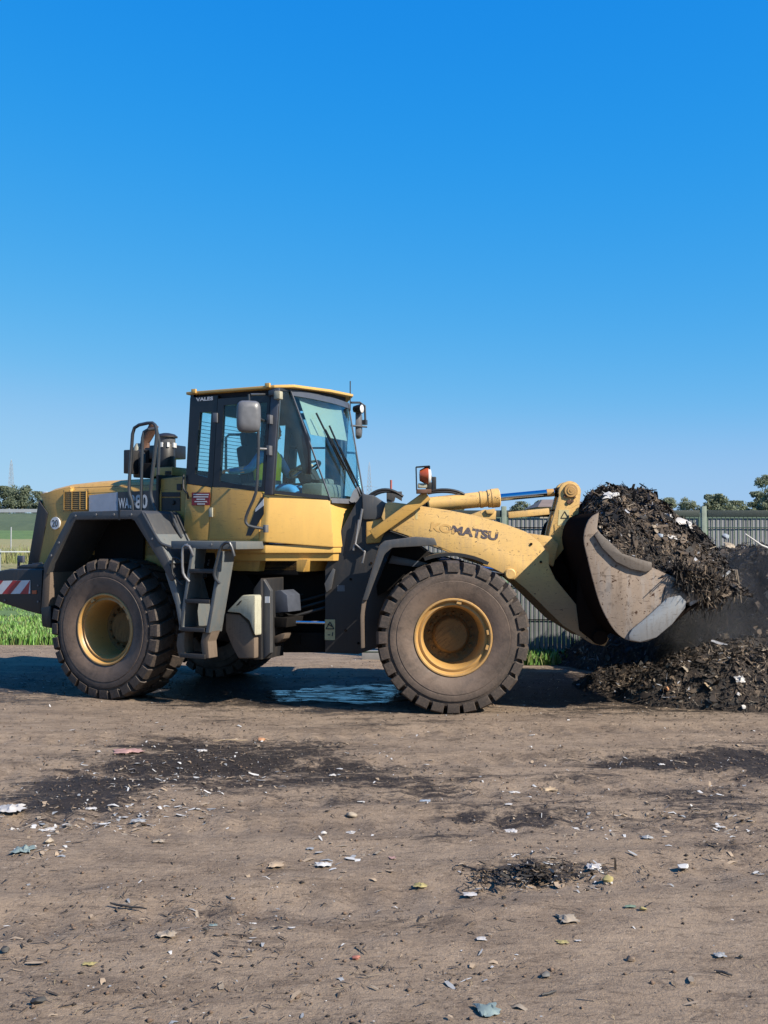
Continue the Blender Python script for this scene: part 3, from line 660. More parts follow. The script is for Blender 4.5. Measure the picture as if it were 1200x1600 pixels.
b = MB(); a0 = rs(-1.26, (286, 1023), (325, 1026)); b.box(((a0[0][0] + a0[1][0]) / 2, -1.21, a0[0][1]), (a0[1][0] - a0[0][0], .22, .05)); b.build('ladder_step', 'dark_paint', LO, YR, .006)
rail([-1.33, -1.36, -1.36, -1.36, -1.33], [(302, 868), (296, 852), (285, 852), (285, 897), (296, 909)], .015, 'ladder_handle', 'bright_pipe')
rail([-1.34, -1.36, -1.36, -1.36, -1.34], [(343, 912), (333, 900), (346, 850), (360, 846), (366, 869)], .017, 'ladder_handle', 'pipe_grey')
rail([-1.33, -1.36, -1.36, -1.33], [(286, 914), (268, 898), (269, 868), (284, 876)], .012, 'ladder_hose', 'black_rubber')

# --- tanks and dark plates under the cab
b = MB(); tk = rs(-1.12, (353, 956), (378, 930), (398, 930), (398, 994), (389, 970), (374, 958)); b.prism(tk, -1.12, -.62); b.build('fuel_tank_top', 'tank_pale', LO, YR, .02)
tk2 = rs(-1.08, (352, 958), (374, 960), (388, 974), (397, 998), (397, 1029), (372, 1029), (362, 1010), (352, 985)); b = MB(); b.prism(tk2, -1.08, -.60); b.build('fuel_tank', 'flap_rubber', LO, YR, .02)
b = MB(); b.prism(rs(-1.10, (377, 939), (380, 938), (375, 945), (371, 946)), -1.128, -1.12); b.build('tank_slot', 'ink', LO, YR)
b = MB(); b.prism(rs(-.95, (400, 920), (412, 903), (412, 1030), (400, 1030)), -1.0, -.55); VP = b.build('frame_side_plate', 'dark_paint', LO, YR, .008)
b = MB(); b.prism(rs(-.95, (412, 905), (423, 923), (423, 1020), (412, 1030)), -.96, -.90); b.build('frame_side_plate', 'grey_paint', LO, YR, .008)
plate(-1.004, [(414, 932), (421, 932), (421, 942), (414, 942)], 'small_sticker', 'white_paint', .004)
b = MB(); b.prism(rs(-.70, (424, 924), (440, 922), (450, 930), (452, 956), (426, 958)), -.72, -.45); b.build('hitch_bracket', 'post_grey', LO, YR, .01)
b = MB(); b.prism(rs(-.70, (414, 963), (452, 965), (450, 980), (414, 980)), -.74, -.40); b.build('hitch_bracket', 'chassis', LO, YR, .01)
b = MB(); b.prism(rs(-.72, (413, 984), (424, 990), (430, 1020), (420, 1029), (412, 1028)), -.78, -.60); b.build('hitch_bracket', 'flap_rubber', LO, YR, .012)
b = MB(); b.prism(rs(-.72, (425, 996), (440, 990), (447, 990), (444, 998), (436, 1004), (425, 1004)), -.74, -.60); b.build('hitch_lug', 'flap_rubber', LO, YR, .01)
a0 = rs(-.55, (440, 971), (470, 972)); cc = fs(-.62, (508, 973))[0]
cw_, sw_ = math.cos(YF - YR), math.sin(YF - YR); ex = cc[0] * cw_ + .62 * sw_; ey = cc[0] * sw_ - .62 * cw_
b = MB(); b.tube([(a0[0][0] - .2, -.55, a0[0][1]), (a0[0][0] + .15, -.56, a0[0][1])], .05, 14); b.build('steering_cylinder', 'dark_paint', LO, YR)
b = MB(); b.tube([(a0[0][0] + .1, -.56, a0[0][1]), (ex, ey, cc[1])], .021, 12); b.build('steering_rod', 'chrome', LO, YR)
# yellow floor skirt under the cab
b = MB(); b.prism(rs(-.66, (335, 860), (410, 860), (404, 893), (366, 892), (335, 884)), -.66, .5); b.build('cab_skirt', 'yellow_paint', LO, YR, .01)
bx0 = rs(-.75, (286, 862))[0]
for k in range(22):
    b = MB() if k == 0 else b; px, py = random.uniform(288, 330), random.uniform(860, 884); x_, z_ = rs(-.76, (px, py))[0]; b.lathe([(-.765, .001), (-.765, .011), (-.75, .011)], (x_, 0, z_), 'y', 6)
b.build('valve_bolts', 'bright_pipe', LO, YR, kind='stuff')
b = MB(); b.prism(rs(-.74, (284, 859), (336, 859), (336, 900), (284, 900)), -.75, -.4); b.build('valve_block', 'chassis', LO, YR)

# --- CAB
zB, zT = 1.78, 3.475
def belt(px, py, y): return rs(y, (px, py))[0]
def cabpt(pt_, pb_, z):                 # corner line given by two picture points, taken at height z
    (xa_, za_), (xb_, zb_) = rs(-.80, pt_, pb_); return Vector((xb_ + (xa_ - xb_) * (z - zb_) / (za_ - zb_), -.80, z))
Ab, At = (cabpt((298, 612), (286, 838), z) for z in (zB, zT))
Bb, Bt = (cabpt((430, 606), (415, 838), z) for z in (zB, zT))
cbx, cbz = rs(-.40, (516, 781))[0]; ctx, ctz = rs(-.66, (453, 606))[0]
Cm, Ct = Vector((cbx, -.40, cbz)), Vector((ctx, -.66, zT))
Cb = Vector((rs(-.42, (521, 862))[0][0], -.42, zB - .06))
def on(a, c_, z): t = (z - a.z) / (c_.z - a.z); return a.lerp(c_, t)
zA = rs(-.8, (287, 756))[0][1]; zD = rs(-.8, (394, 769))[0][1]; zQ = rs(-.8, (415, 772))[0][1]
Am, Bm = on(Ab, At, zA), on(Bb, Bt, zQ)
def mir(v): return Vector((v.x, -v.y, v.z))
# lower shell
lo_ = [Ab, Bb, Cb, mir(Cb), mir(Bb), mir(Ab)]; hi_ = [Am, Bm, Cm, mir(Cm), mir(Bm), mir(Am)]
b = MB(); b.loft([[p + Vector((0, 0, 0)) for p in lo_], hi_], True); b.build('cab_body', 'cab_yellow', LO, YR, .02)
b = MB(); ins = lambda r_, d, z: [Vector((p.x - (d if p.x > 0 else -d) * .6, p.y - math.copysign(d, p.y), z)) for p in r_]
b.loft([ins(lo_, .025, zB - .03), ins(lo_, .025, zB - .12), ins(lo_, .06, zB - .125), ins(lo_, .07, zB - .21)], True); b.build('cab_skirt', 'cab_yellow', LO, YR, .008)
b = MB(); b.prism([(-.6, zB - .19), (.42, zB - .19), (.36, zB - .33), (-.45, zB - .33)], -.55, .5); b.build('cab_underframe', 'yellow_paint', LO, YR, .01)
# door: proud panel below, window frame above
dL, dR = .335, .93                                    # fraction along A-B
def sidept(t, z, y=-.80, off=0): 
    a = on(Ab, At, z); c_ = on(Bb, Bt, z); p = a.lerp(c_, t); return Vector((p.x, p.y - off, p.z))
def side_panel(poly, off, th, name, mat, parent=None, bevel=0):
    o = [sidept(t, z, off=off) for t, z in poly]; i = [p + Vector((0, th, 0)) for p in o]
    b = MB(); b.loft([o, i], True); return b.build(name, mat, parent or LO, None if parent else YR, bevel)
def zbelt(t): return zA + (zD - zA) * min(1, t / .85)
DR = side_panel([(dL, zB + .03), (dR, zB + .03), (dR, zbelt(dR)), (dL, zbelt(dL))], .012, .02, 'door', 'yellow_paint', None, .006)
side_panel([(.02, zbelt(0) - .006), (dL - .012, zbelt(dL) - .006), (dL - .012, zB + .02), (.02, zB + .02)], .008, .02, 'cab_side_panel', 'yellow_paint', None, .006)
def frame4(outer, inner, off, th, name, mat, parent=None):   # ring between two quads (t,z lists) on the cab side
    b = MB(); n = len(outer)
    for i in range(n):
        j = (i + 1) % n; q = [sidept(*outer[i], off=off), sidept(*outer[j], off=off), sidept(*inner[j], off=off), sidept(*inner[i], off=off)]
        b.loft([q, [p + Vector((0, th, 0)) for p in q]], True)
    return b.build(name, mat, parent or LO, None if parent else YR)
zh = 3.40
fb = [(.345, zbelt(.345) + .004), (.955, zbelt(.955) + .004), (.955, zh), (.345, zh)]; fi_ = [(.42, zbelt(.43) + .07), (.925, zbelt(.92) + .05), (.925, zh - .08), (.42, zh - .08)]
DF = frame4(fb, fi_, .012, .045, 'door_frame', 'black_trim')
side_panel([(.42, zbelt(.43) + .08), (.94, zbelt(.94) + .03), (.94, zh - .06), (.40, zh - .06)], .002, .006, 'door_glass', 'cab_glass')
wb = [(.0, zbelt(0) + .002), (.335, zbelt(.335) + .002), (.335, zh + .04), (.0, zh + .04)]; wi = [(.11, zbelt(.1) + .12), (.27, zbelt(.27) + .10), (.27, zh - .14), (.13, zh - .14)]
frame4(wb, wi, .004, .05, 'rear_side_frame', 'black_trim')
side_panel([(.10, zbelt(.1) + .11), (.28, zbelt(.27) + .09), (.28, zh - .13), (.12, zh - .13)], -.012, .006, 'rear_side_glass', 'cab_glass')
# opposite side, same layout mirrored
def frame4m(outer, inner, name, mat):
    b = MB(); n = len(outer)
    for i in range(n):
        j = (i + 1) % n; q = [mir(sidept(*outer[i])), mir(sidept(*outer[j])), mir(sidept(*inner[j])), mir(sidept(*inner[i]))]
        b.loft([q, [p - Vector((0, .045, 0)) for p in q]], True)
    return b.build(name, mat, LO, YR)
frame4m(fb, fi_, 'door_frame', 'black_trim'); frame4m(wb, wi, 'rear_side_frame', 'black_trim')
for poly in ([(.42, 2.4), (.88, 2.4), (.88, zh - .08), (.42, zh - .08)], [(.10, 2.5), (.28, 2.5), (.28, zh - .13), (.12, zh - .13)]):
    b = MB(); o = [mir(sidept(*p)) for p in poly]; b.loft([o, [p - Vector((0, .006, 0)) for p in o]], True); b.build('far_side_glass', 'cab_glass', LO, YR)
# cab rear wall: posts plus window
def rearpt(y, z): p = on(Ab, At, z); return Vector((p.x, y, z))
b = MB()
for (ya, yb, za_, zb_) in ((-.80, -.66, zA, zT), (.66, .80, zA, zT), (-.66, .66, zA, zA + .16), (-.66, .66, zT - .18, zT)):
    q = [rearpt(ya, za_), rearpt(yb, za_), rearpt(yb, zb_), rearpt(ya, zb_)]; b.loft([q, [p + Vector((.045, 0, 0)) for p in q]], True)
b.build('rear_window_frame', 'black_trim', LO, YR)
q = [rearpt(-.67, zA + .15), rearpt(.67, zA + .15), rearpt(.67, zT - .17), rearpt(-.67, zT - .17)]
b = MB(); b.loft([[p + Vector((.02, 0, 0)) for p in q], [p + Vector((.026, 0, 0)) for p in q]], True); RW = b.build('rear_window', 'cab_glass', LO, YR)
for k in range(13):
    z = zA + .2 + k * (zT - zA - .45) / 13; p = rearpt(0, z); b = MB(); b.box((p.x + .03, 0, z), (.003, 1.3, .006)); b.build('heating_wire', 'black_trim', RW)
# B pillars, quarter panes, windshield
for sd in (1, -1):
    M_ = (lambda v: v) if sd == 1 else mir
    p0, p1 = M_(Bm + Vector((0, 0, -.01))), M_(Bt); d = Vector((.055, 0, 0)); e = Vector((0, sd * .05, 0)); 
    b = MB(); b.loft([[p0 - d - e * .12, p0 + d - e * .12, p0 + d + e, p0 - d + e], [p1 - d - e * .12, p1 + d - e * .12, p1 + d + e, p1 - d + e]], True); b.build('door_pillar', 'post_grey', LO, YR, .012)
    # quarter frame and pane
    Q = [Bm + Vector((.055, 0, 0)), Cm, Ct, Bt + Vector((.05, 0, 0))]; ctr = sum(Q, Vector()) / 4
    nrm = (Q[1] - Q[0]).cross(Q[3] - Q[0]).normalized()
    lowi = [Q[0].lerp(Q[3], .035) + (Q[1] - Q[0]) * .035, Q[1].lerp(Q[2], .035) - (Q[1] - Q[0]) * .02, Q[2].lerp(Q[1], .025), Q[3].lerp(Q[0], .025) + (Q[2] - Q[3]) * .12]
    b = MB()
    for i in (0, 2, 3):
        j = (i + 1) % 4; r_ = [M_(v) for v in (Q[i], Q[j], lowi[j], lowi[i])]; b.loft([r_, [v - M_(nrm) * .03 for v in r_]], True)
    b.build('quarter_frame', 'black_trim', LO, YR)
    g = [M_(v - nrm * .012) for v in (lowi[0], Q[1].lerp(Q[2], .03), Q[2].lerp(Q[1], .02), lowi[3])]
    b = MB(); b.loft([g, [v - M_(nrm) * .006 for v in g]], True); b.build('quarter_glass', 'cab_glass', LO, YR)
    b = MB(); b.bar(M_(Cm + Vector((.004, -.004, 0))), M_(Ct + Vector((.004, -.004, 0))), .014, .014); b.build('glass_edge_seal', 'mirror_grey', LO, YR)
W0, W1, W2, W3 = Cm, mir(Cm), mir(Ct), Ct
b = MB(); r0 = []; r1 = []
for t in np.linspace(0, 1, 9):
    bow = Vector((.07 * (1 - (2 * t - 1) ** 2), 0, 0)); r0.append(W0.lerp(W1, t) + bow * .8); r1.append(W3.lerp(W2, t) + bow)
b.loft([r0, r1], False, False); b.loft([[p - Vector((.006, 0, 0)) for p in r0], [p - Vector((.006, 0, 0)) for p in r1]], False, False); WS = b.build('windshield', 'cab_glass', LO, YR)
b = MB(); b.loft([[p + Vector((.006, 0, 0)) for p in r1], [p.lerp(q_, .06) + Vector((.006, 0, 0)) for p, q_ in zip(r1, r0)], [p.lerp(q_, .06) - Vector((.02, 0, 0)) for p, q_ in zip(r1, r0)], [p - Vector((.02, 0, 0)) for p in r1]], False, False); b.build('windshield_header', 'post_grey', LO, YR)
# sun visor blind hanging inside the windshield
v0 = [r1[1].lerp(r0[1], .05), r1[7].lerp(r0[7], .05), r1[7].lerp(r0[7], .40), r1[1].lerp(r0[1], .40)]; v0 = [p - Vector((.05, 0, 0)) for p in v0]
b = MB(); b.loft([v0, [p - Vector((.004, 0, 0)) for p in v0]], True); b.build('sun_blind', 'visor_glass', LO, YR)
# dark cowl under the windshield
cw0 = [p + Vector((.012, 0, .02)) for p in r0]; b = MB(); b.loft([cw0, [p + Vector((.022, 0, -.035)) for p in r0], [p + Vector((-.08, 0, -.035)) for p in r0], [p + Vector((-.08, 0, .0)) for p in r0]], False, False)
b.loft([[r0[k] + Vector((.02, 0, h_)) for k, h_ in ((3, .0), (4, .12), (5, .17), (6, .15), (8, .02))], [r0[k] + Vector((.045, 0, -.02)) for k in (3, 4, 5, 6, 8)]], False, False); b.build('cowl', 'mirror_grey', LO, YR)
# wipers
for (s_, a_, e_) in ((.66, .10, (.20, .80)), (.74, .08, (.42, .62))):
    pa = r0[0].lerp(r0[8], s_) + Vector((.10, 0, .05)); pb = W0.lerp(W1, e_[0]).lerp(W3.lerp(W2, e_[0]), e_[1]) + Vector((.10, 0, 0)); b = MB(); pm = pa.lerp(pb, .62)
    b.bar(pa, pm, .018, .012); b.bar(pm, pm.lerp(pb, .5), .010, .010)
    d = (pb - pa).normalized(); b.bar(pm - d * .32 + Vector((-.02, -.02, 0)), pm + d * .42 + Vector((-.02, .02, 0)), .014, .02); b.build('wiper', 'black_rubber', LO, YR)
# roof slab
def rring(z, o, dz2=0): 
    pts = [Vector((At.x - .03 - o, -.80 - o, z)), Vector((Bt.x, -.80 - o, z)), Vector((Ct.x + .05 + o, -.66 - o * .6, z + .012)), Vector((Ct.x + .12 + o, .0, z + .04)), Vector((Ct.x + .05 + o, .66 + o * .6, z + .075)), Vector((Bt.x, .80 + o, z + .02)), Vector((At.x - .03 - o, .80 + o, z))]
    return pts
b = MB(); b.loft([rring(zT - .005, .0), rring(zT, .02), rring(zT + .030, .02), rring(zT + .048, -.10)], True); RF = b.build('roof', 'cab_yellow', LO, YR, .008)
for (t, n_) in ((.06, 0), (.93, 0)):
    p = sidept(t, zT + .03, off=.03); b = MB(); b.box(p, (.06, .03, .05)); b.build('roof_clip', 'cab_yellow', RF, None, .005)
p = mir(Ct) + Vector((.05, -.03, .1)); b = MB(); b.tube([p + Vector((0, 0, -.2)), p + Vector((0, 0, .16))], .007, 6); b.build('antenna', 'black_rubber', RF)
# roof underside / headliner
b = MB(); b.loft([[p + Vector((0, 0, -.03)) for p in rring(zT - .03, -.06)], rring(zT - .006, -.06)], True); b.build('headliner', 'seat_cloth', LO, YR)
# door hardware
def rail2(pts, yy, r_, name, mat, parent=None):
    return rail([yy] * len(pts), pts, r_, name, mat)
rail([-.98] * 5 + [-.84], [(403.5, 640), (404, 702), (401, 770), (383, 809), (385, 822), (414, 826)], .017, 'door_handrail', 'pipe_grey')
rail([-.84, -.98], [(419, 702), (402, 701)], .014, 'door_handrail', 'bright_pipe')
for pts in (((416, 696), (421, 696), (421, 711), (416, 711)), ((417, 648), (422, 648), (422, 662), (417, 662)), ((411, 820), (415, 820), (415, 832), (411, 832))): plate(-.87, pts, 'rail_bracket', 'mirror_grey', .06, YR, None, .004)
for pts in (((326, 793), (331.5, 793), (331.5, 808), (326, 808)), ((332, 645), (339, 645), (339, 660), (332, 660))): plate(-.835, pts, 'door_hinge', 'tank_pale' if pts[0][1] > 700 else 'mirror_grey', .02, YR, None, .004)
DD = plate(-.824, [(299.5, 769.5), (328, 769.5), (327.5, 789.5), (299.5, 789.5)], 'warning_label', 'decal_red', .004)
for k, (a, c_) in enumerate(((302, 326), (302, 325), (307, 320), (304, 323), (308, 320))):
    y_ = 771.8 + k * 3.7; plate(-.8255, [(a, y_), (c_, y_), (c_, y_ + 1.7), (a, y_ + 1.7)], 'print_line', 'letter_white', .002, YR, DD)
a0 = rs(-.812, (306, 627), (333, 626)); text_part('lettering', 'VALES', .042, 'letter_white', LO, YR, (a0[0][0], -.8125, a0[0][1] - .002), (1, 0), width=a0[1][0] - a0[0][0], bold=.04)
pl_ = [(385, 836), (398, 836), (410, 800), (411, 780)]; plate(-.8175, [(384, 837), (392, 837), (412, 803), (412, 772), (400, 793)], 'door_gap', 'black_trim', .004)
plate(-.819, [(399, 795), (412, 779), (412, 790), (399, 800)], 'small_sticker', 'white_paint', .003)
rail([-.83, -.86, -.86, -.83], [(287, 742), (286, 765), (293, 770), (294, 779)], .012, 'door_latch_cable', 'black_rubber')
# mirrors
def mirror_head(cx, cy, cz, w_, h_, yawm, name):
    b = MB(); n = 20; ring = []
    for k in range(n):
        a = 2 * math.pi * k / n; u = math.copysign(abs(math.cos(a)) ** .45, math.cos(a)) * w_ / 2; v = math.copysign(abs(math.sin(a)) ** .45, math.sin(a)) * h_ / 2; ring.append((u, v))
    M_ = Matrix.Rotation(yawm, 3, 'Z'); C_ = Vector((cx, cy, cz))
    def rr(sc, d): return [C_ + M_ @ Vector((d, u * sc, v * sc)) for u, v in ring]
    b.loft([rr(.55, .055), rr(.88, .045), rr(1, .015), rr(1, -.015), rr(.93, -.02)], True); o = b.build(name, 'mirror_grey', LO, YR, 0, 50)
    b = MB(); b.loft([rr(.90, -.021), rr(.90, -.023)], True); b.build('mirror_glass', 'chrome', o); return o
mx_, mz = rs(-1.12, (388.5, 651))[0]
mirror_head(mx_, -1.12, mz, .26, .345, R(-50), 'mirror')
b = MB()
for p_ in ((412, 658, 398, 651), (412, 616, 389, 616)):
    (a_x, a_z), (b_x, b_z) = rs(-.86, p_[:2])[0], rs(-1.08, p_[2:])[0]; b.tube([(a_x, -.84, a_z), (b_x, -1.05, b_z)], .014, 8)
(a_x, a_z), (b_x, b_z) = rs(-1.05, (389, 616))[0], rs(-1.05, (390, 650))[0]; b.tube([(a_x, -1.05, a_z), (b_x, -1.05, b_z)], .012, 8); b.box((b_x, -1.07, b_z), (.05, .05, .12)); b.build('mirror_arm', 'pipe_grey', LO, YR)
mx_, mz = rs(.95, (559, 663))[0]
mirror_head(mx_, .95, mz, .24, .36, R(25), 'mirror')
b = MB(); pts = [(548, 629, .72), (562, 629, .9), (570, 634, .95), (571, 662, .95)]; b.tube([(*(lambda q: (q[0],))(rs(y_, (a, c_))[0]), y_, rs(y_, (a, c_))[0][1]) for a, c_, y_ in pts], .014, 8)
pts = [(549, 665, .74), (573, 667, .95)]; b.tube([(rs(y_, (a, c_))[0][0], y_, rs(y_, (a, c_))[0][1]) for a, c_, y_ in pts], .012, 8); x_, z_ = rs(.95, (570, 660))[0]; b.box((x_, .95, z_), (.05, .05, .06)); b.build('mirror_arm', 'pipe_grey', LO, YR)
x_, z_ = rs(.82, (560, 639))[0]; b = MB(); b.lathe([(-.06, .001), (-.06, .04), (.03, .06), (.05, .06), (.05, .001)], (x_, .82, z_), 'x', 14); WL = b.build('work_lamp', 'black_trim', LO, YR)
b = MB(); b.lathe([(.051, .05), (.056, .04), (.058, .001)], (x_, .82, z_), 'x', 14); b.build('lens', 'lens_clear', WL)
# work lamp at the near front corner of the roof
p = Bt + Vector((.06, -.03, -.09)); b = MB(); b.box(p, (.08, .07, .09)); b.build('work_lamp', 'tank_pale', LO, YR, .012)
b = MB(); b.box(p + Vector((-.07, .01, .03)), (.09, .07, .06)); b.build('lamp_bracket', 'pipe_grey', LO, YR, .008)
# interior: floor, seat, steering column and wheel, console
b = MB(); b.box((-.42, 0, 1.86), (.92, 1.46, .06)); b.build('cab_floor', 'seat_cloth', LO, YR)
SX, SY, SZ = -.33, -.02, 2.20
b = MB(); b.box((SX, SY, SZ), (.52, .52, .14)); b.box((SX, SY, SZ - .2), (.4, .4, .28)); SE = b.build('seat', 'seat_cloth', LO, YR, .04)
b = MB(); b.box((SX - .30, SY, SZ + .38), (.14, .50, .68), Matrix.Rotation(R(-10), 3, 'Y')); b.build('backrest', 'seat_cloth', SE, None, .05)
b = MB(); b.box((SX - .38, SY, SZ + .80), (.10, .30, .20), Matrix.Rotation(R(-10), 3, 'Y')); b.build('headrest', 'seat_cloth', SE, None, .04)
for sd in (-1, 1):
    b = MB(); b.box((SX - .04, SY + sd * .33, SZ + .22), (.42, .10, .07)); b.box((SX - .2, SY + sd * .33, SZ + .08), (.08, .06, .26)); b.build('armrest', 'seat_cloth', SE, None, .02)
sx_, sz_ = rs(-.10, (474, 733))[0]
tilt = Matrix.Rotation(R(-28), 3, 'Y')
b = MB(); ring = [Vector((sx_, -.06, sz_)) + tilt @ Vector((.19 * math.cos(a), .19 * math.sin(a), 0)) for a in [2 * math.pi * k / 28 for k in range(29)]]; b.tube(ring, .015, 8); 
for a in (0.4, 2.5, 4.6): b.tube([Vector((sx_, -.06, sz_)) + tilt @ Vector((0, 0, -.03)), Vector((sx_, -.06, sz_)) + tilt @ Vector((.19 * math.cos(a), .19 * math.sin(a), 0))], .012, 6)
b.build('steering_wheel', 'black_rubber', LO, YR)
b = MB(); b.bar((sx_ + .02, -.06, sz_ - .04), (sx_ + .22, -.06, 1.9), .13, .16); b.box((sx_ + .05, -.06, sz_ - .10), (.18, .20, .16), tilt); b.build('steering_column', 'seat_cloth', LO, YR, .03)
b = MB(); b.box((sx_ + .20, -.02, zQ + .06), (.28, .46, .16)); b.box((sx_ + .16, .12, zQ + .16), (.16, .2, .1)); b.build('dashboard', 'console_grey', LO, YR, .04)
b = MB(); b.box((SX + .02, SY + .55, SZ + .05), (.62, .2, .5)); b.build('side_console', 'console_grey', LO, YR, .03)
# grab bars seen through the far door
b = MB(); pts = [(353, 735), (353, 684), (358, 679), (395, 679)]; b.tube([(rs(.62, q)[0][0], .62, rs(.62, q)[0][1]) for q in pts], .018, 8)
b.tube([(rs(.70, q)[0][0], .70, rs(.70, q)[0][1]) for q in ((452, 700), (525, 700))], .012, 8); b.build('cab_grab_bar', 'black_trim', LO, YR)
b = MB(); b.box((Bm.x - .03, .70, 2.9), (.22, .05, 1.2)); b.build('far_door_post', 'post_grey', LO, YR)
b = MB(); pts = [(540, 707), (556, 708), (558, 716), (558, 766)]; b.tube([(rs(.82, q)[0][0], .82, rs(.82, q)[0][1]) for q in pts], .014, 8); b.build('far_handrail', 'pipe_grey', LO, YR)
b = MB(); b.loft([[Ct + Vector((-.26, .03, -.03)), Ct + Vector((-.02, .05, -.03)), Ct + Vector((-.02, .10, -.03)), Ct + Vector((-.26, .08, -.03))], [Bm + Vector((.20, .20, .62)), Bm + Vector((.37, .24, .62)), Bm + Vector((.37, .29, .62)), Bm + Vector((.20, .25, .62))], [Bm + Vector((.30, .24, .22)), Bm + Vector((.38, .26, .22)), Bm + Vector((.38, .30, .22)), Bm + Vector((.30, .28, .22))]], True); b.build('window_post', 'black_trim', LO, YR, .012)

# seams and fasteners on the big panels
for pts, y_ in (([(99.2, 766), (100, 766), (100, 800), (99.2, 800)], -.7285), ([(136.8, 764), (137.5, 764), (137.5, 800), (136.8, 800)], -.7285), ([(100, 762.5), (247, 757), (247, 757.8), (100, 763.3)], -.7225)): plate(y_, pts, 'panel_seam', 'ink', .003)
for px, py, y_ in ((118, 806, -1.352), (150, 804, -1.352), (178, 804, -1.352), (205, 804, -1.352), (92, 848, -1.352), (238, 842, -1.352), (80, 868, -1.352), (292, 851, -1.302), (330, 851, -1.302), (362, 852, -1.302), (60, 915, -1.2), (8, 938, -1.2), (60, 940, -1.2)):
    x_, z_ = rs(y_, (px, py))[0]; b = MB(); b.lathe([(y_ - .010, .001), (y_ - .010, .013), (y_ + .002, .014)], (x_, 0, z_), 'y', 6); b.build('bolt', 'mirror_grey', LO, YR)
for px, py, y_ in ((640, 800, -.62), (660, 845, -.62), (830, 850, -.62), (845, 878, -.62), (600, 900, -.5), (548, 905, -.5), (540, 985, -.5), (560, 1005, -.5), (580, 880, -.5)):
    x_, z_ = fs(y_, (px, py))[0]; b = MB(); b.lathe([(y_ - .012, .001), (y_ - .012, .015), (y_ + .002, .016)], (x_, 0, z_), 'y', 6); b.build('bolt', 'mud_steel', LO, YF)
for a_, c_ in (((668, 866), (740, 887)), ((606, 833), (690, 863))):        # grease line along the boom foot
    (x0_, z0_), (x1_, z1_) = fs(-.625, a_, c_); b = MB(); b.tube([(x0_, -.628, z0_ + .03), (x1_, -.628, z1_ + .03)], .008, 6); b.build('grease_line', 'black_rubber', LO, YF)
# --- FRONT FRAME
tw = fs(-.50, (508, 888), (522, 850), (548, 800), (566, 770), (604, 786), (640, 840), (700, 880), (700, 985), (620, 1002), (560, 1022), (508, 1020))
for (a_, c_) in ((-.50, -.40), (.40, .50)):
    b = MB(); b.prism(tw, a_, c_); b.build('front_frame_plate', 'dark_paint', LO, YF, .01)
b = MB(); b.prism(fs(-.40, (520, 900), (560, 850), (640, 850), (760, 900), (760, 990), (620, 995), (520, 1000)), -.40, .40); b.build('front_frame', 'chassis', LO, YF, .01)
b = MB(); b.prism(fs(-.53, (566, 772), (584, 774), (604, 787), (603, 806), (588, 812), (567, 812)), -.56, .3); b.build('hose_cover', 'grey_paint', LO, YF, .02)
b = MB(); b.prism(fs(-.52, (572, 815), (600, 808), (604, 826), (594, 848), (572, 850)), -.54, -.2); b.build('tower_casting', 'yellow_paint', LO, YF, .02)
b = MB(); b.prism(fs(-.54, (507, 912), (520, 888), (524, 890), (518, 920), (510, 926)), -.555, -.50); b.build('tower_rib', 'grey_paint', LO, YF, .005)
WP = plate(-.505, [(507.5, 968), (523.5, 968), (523.5, 1000), (507.5, 1000)], 'warning_sign', 'warn_pale', .006, YF)
def tri(y, cx, cy, r_, t_, yaw, parent):
    f_ = fs if yaw == YF else rs; o_ = [(cx - r_, cy + r_ * .75), (cx + r_, cy + r_ * .75), (cx, cy - r_)]
    P = [Vector((x, y, z)) for x, z in f_(y, *o_)]; b = MB()
    for i in range(3): b.bar(P[i], P[(i + 1) % 3], t_, .004)
    return b.build('warning_triangle', 'ink', parent)
tri(-.508, 515.5, 978, 6.2, .012, YF, WP); b = MB()
for a, c_ in (((512, 975), (519, 979)), ((512, 992), (516, 992)), ((519, 994), (520, 988))):
    (x1, z1), (x2, z2) = fs(-.508, a, c_); b.bar((x1, -.508, z1), (x2, -.508, z2), .012, .004)
b.build('warning_symbol', 'ink', WP)
plate(-.504, [(527, 914.5), (538.5, 914.5), (538.5, 924), (527, 924)], 'small_sticker', 'mirror_grey', .005, YF)
b = MB(); b.prism([(-.55, .66), (.70, .66), (.70, 1.66), (-.55, 1.66)], -.12, .42); b.build('centre_block', 'chassis', LO, YF, .02)  # added solid dark fill, blacks out the gap between the frames
b = MB(); b.prism([(-.2, .52), (.5, .52), (.5, .75), (-.2, .75)], -.3, .4); b.build('drive_shaft_guard', 'chassis', LO, YF, .02)
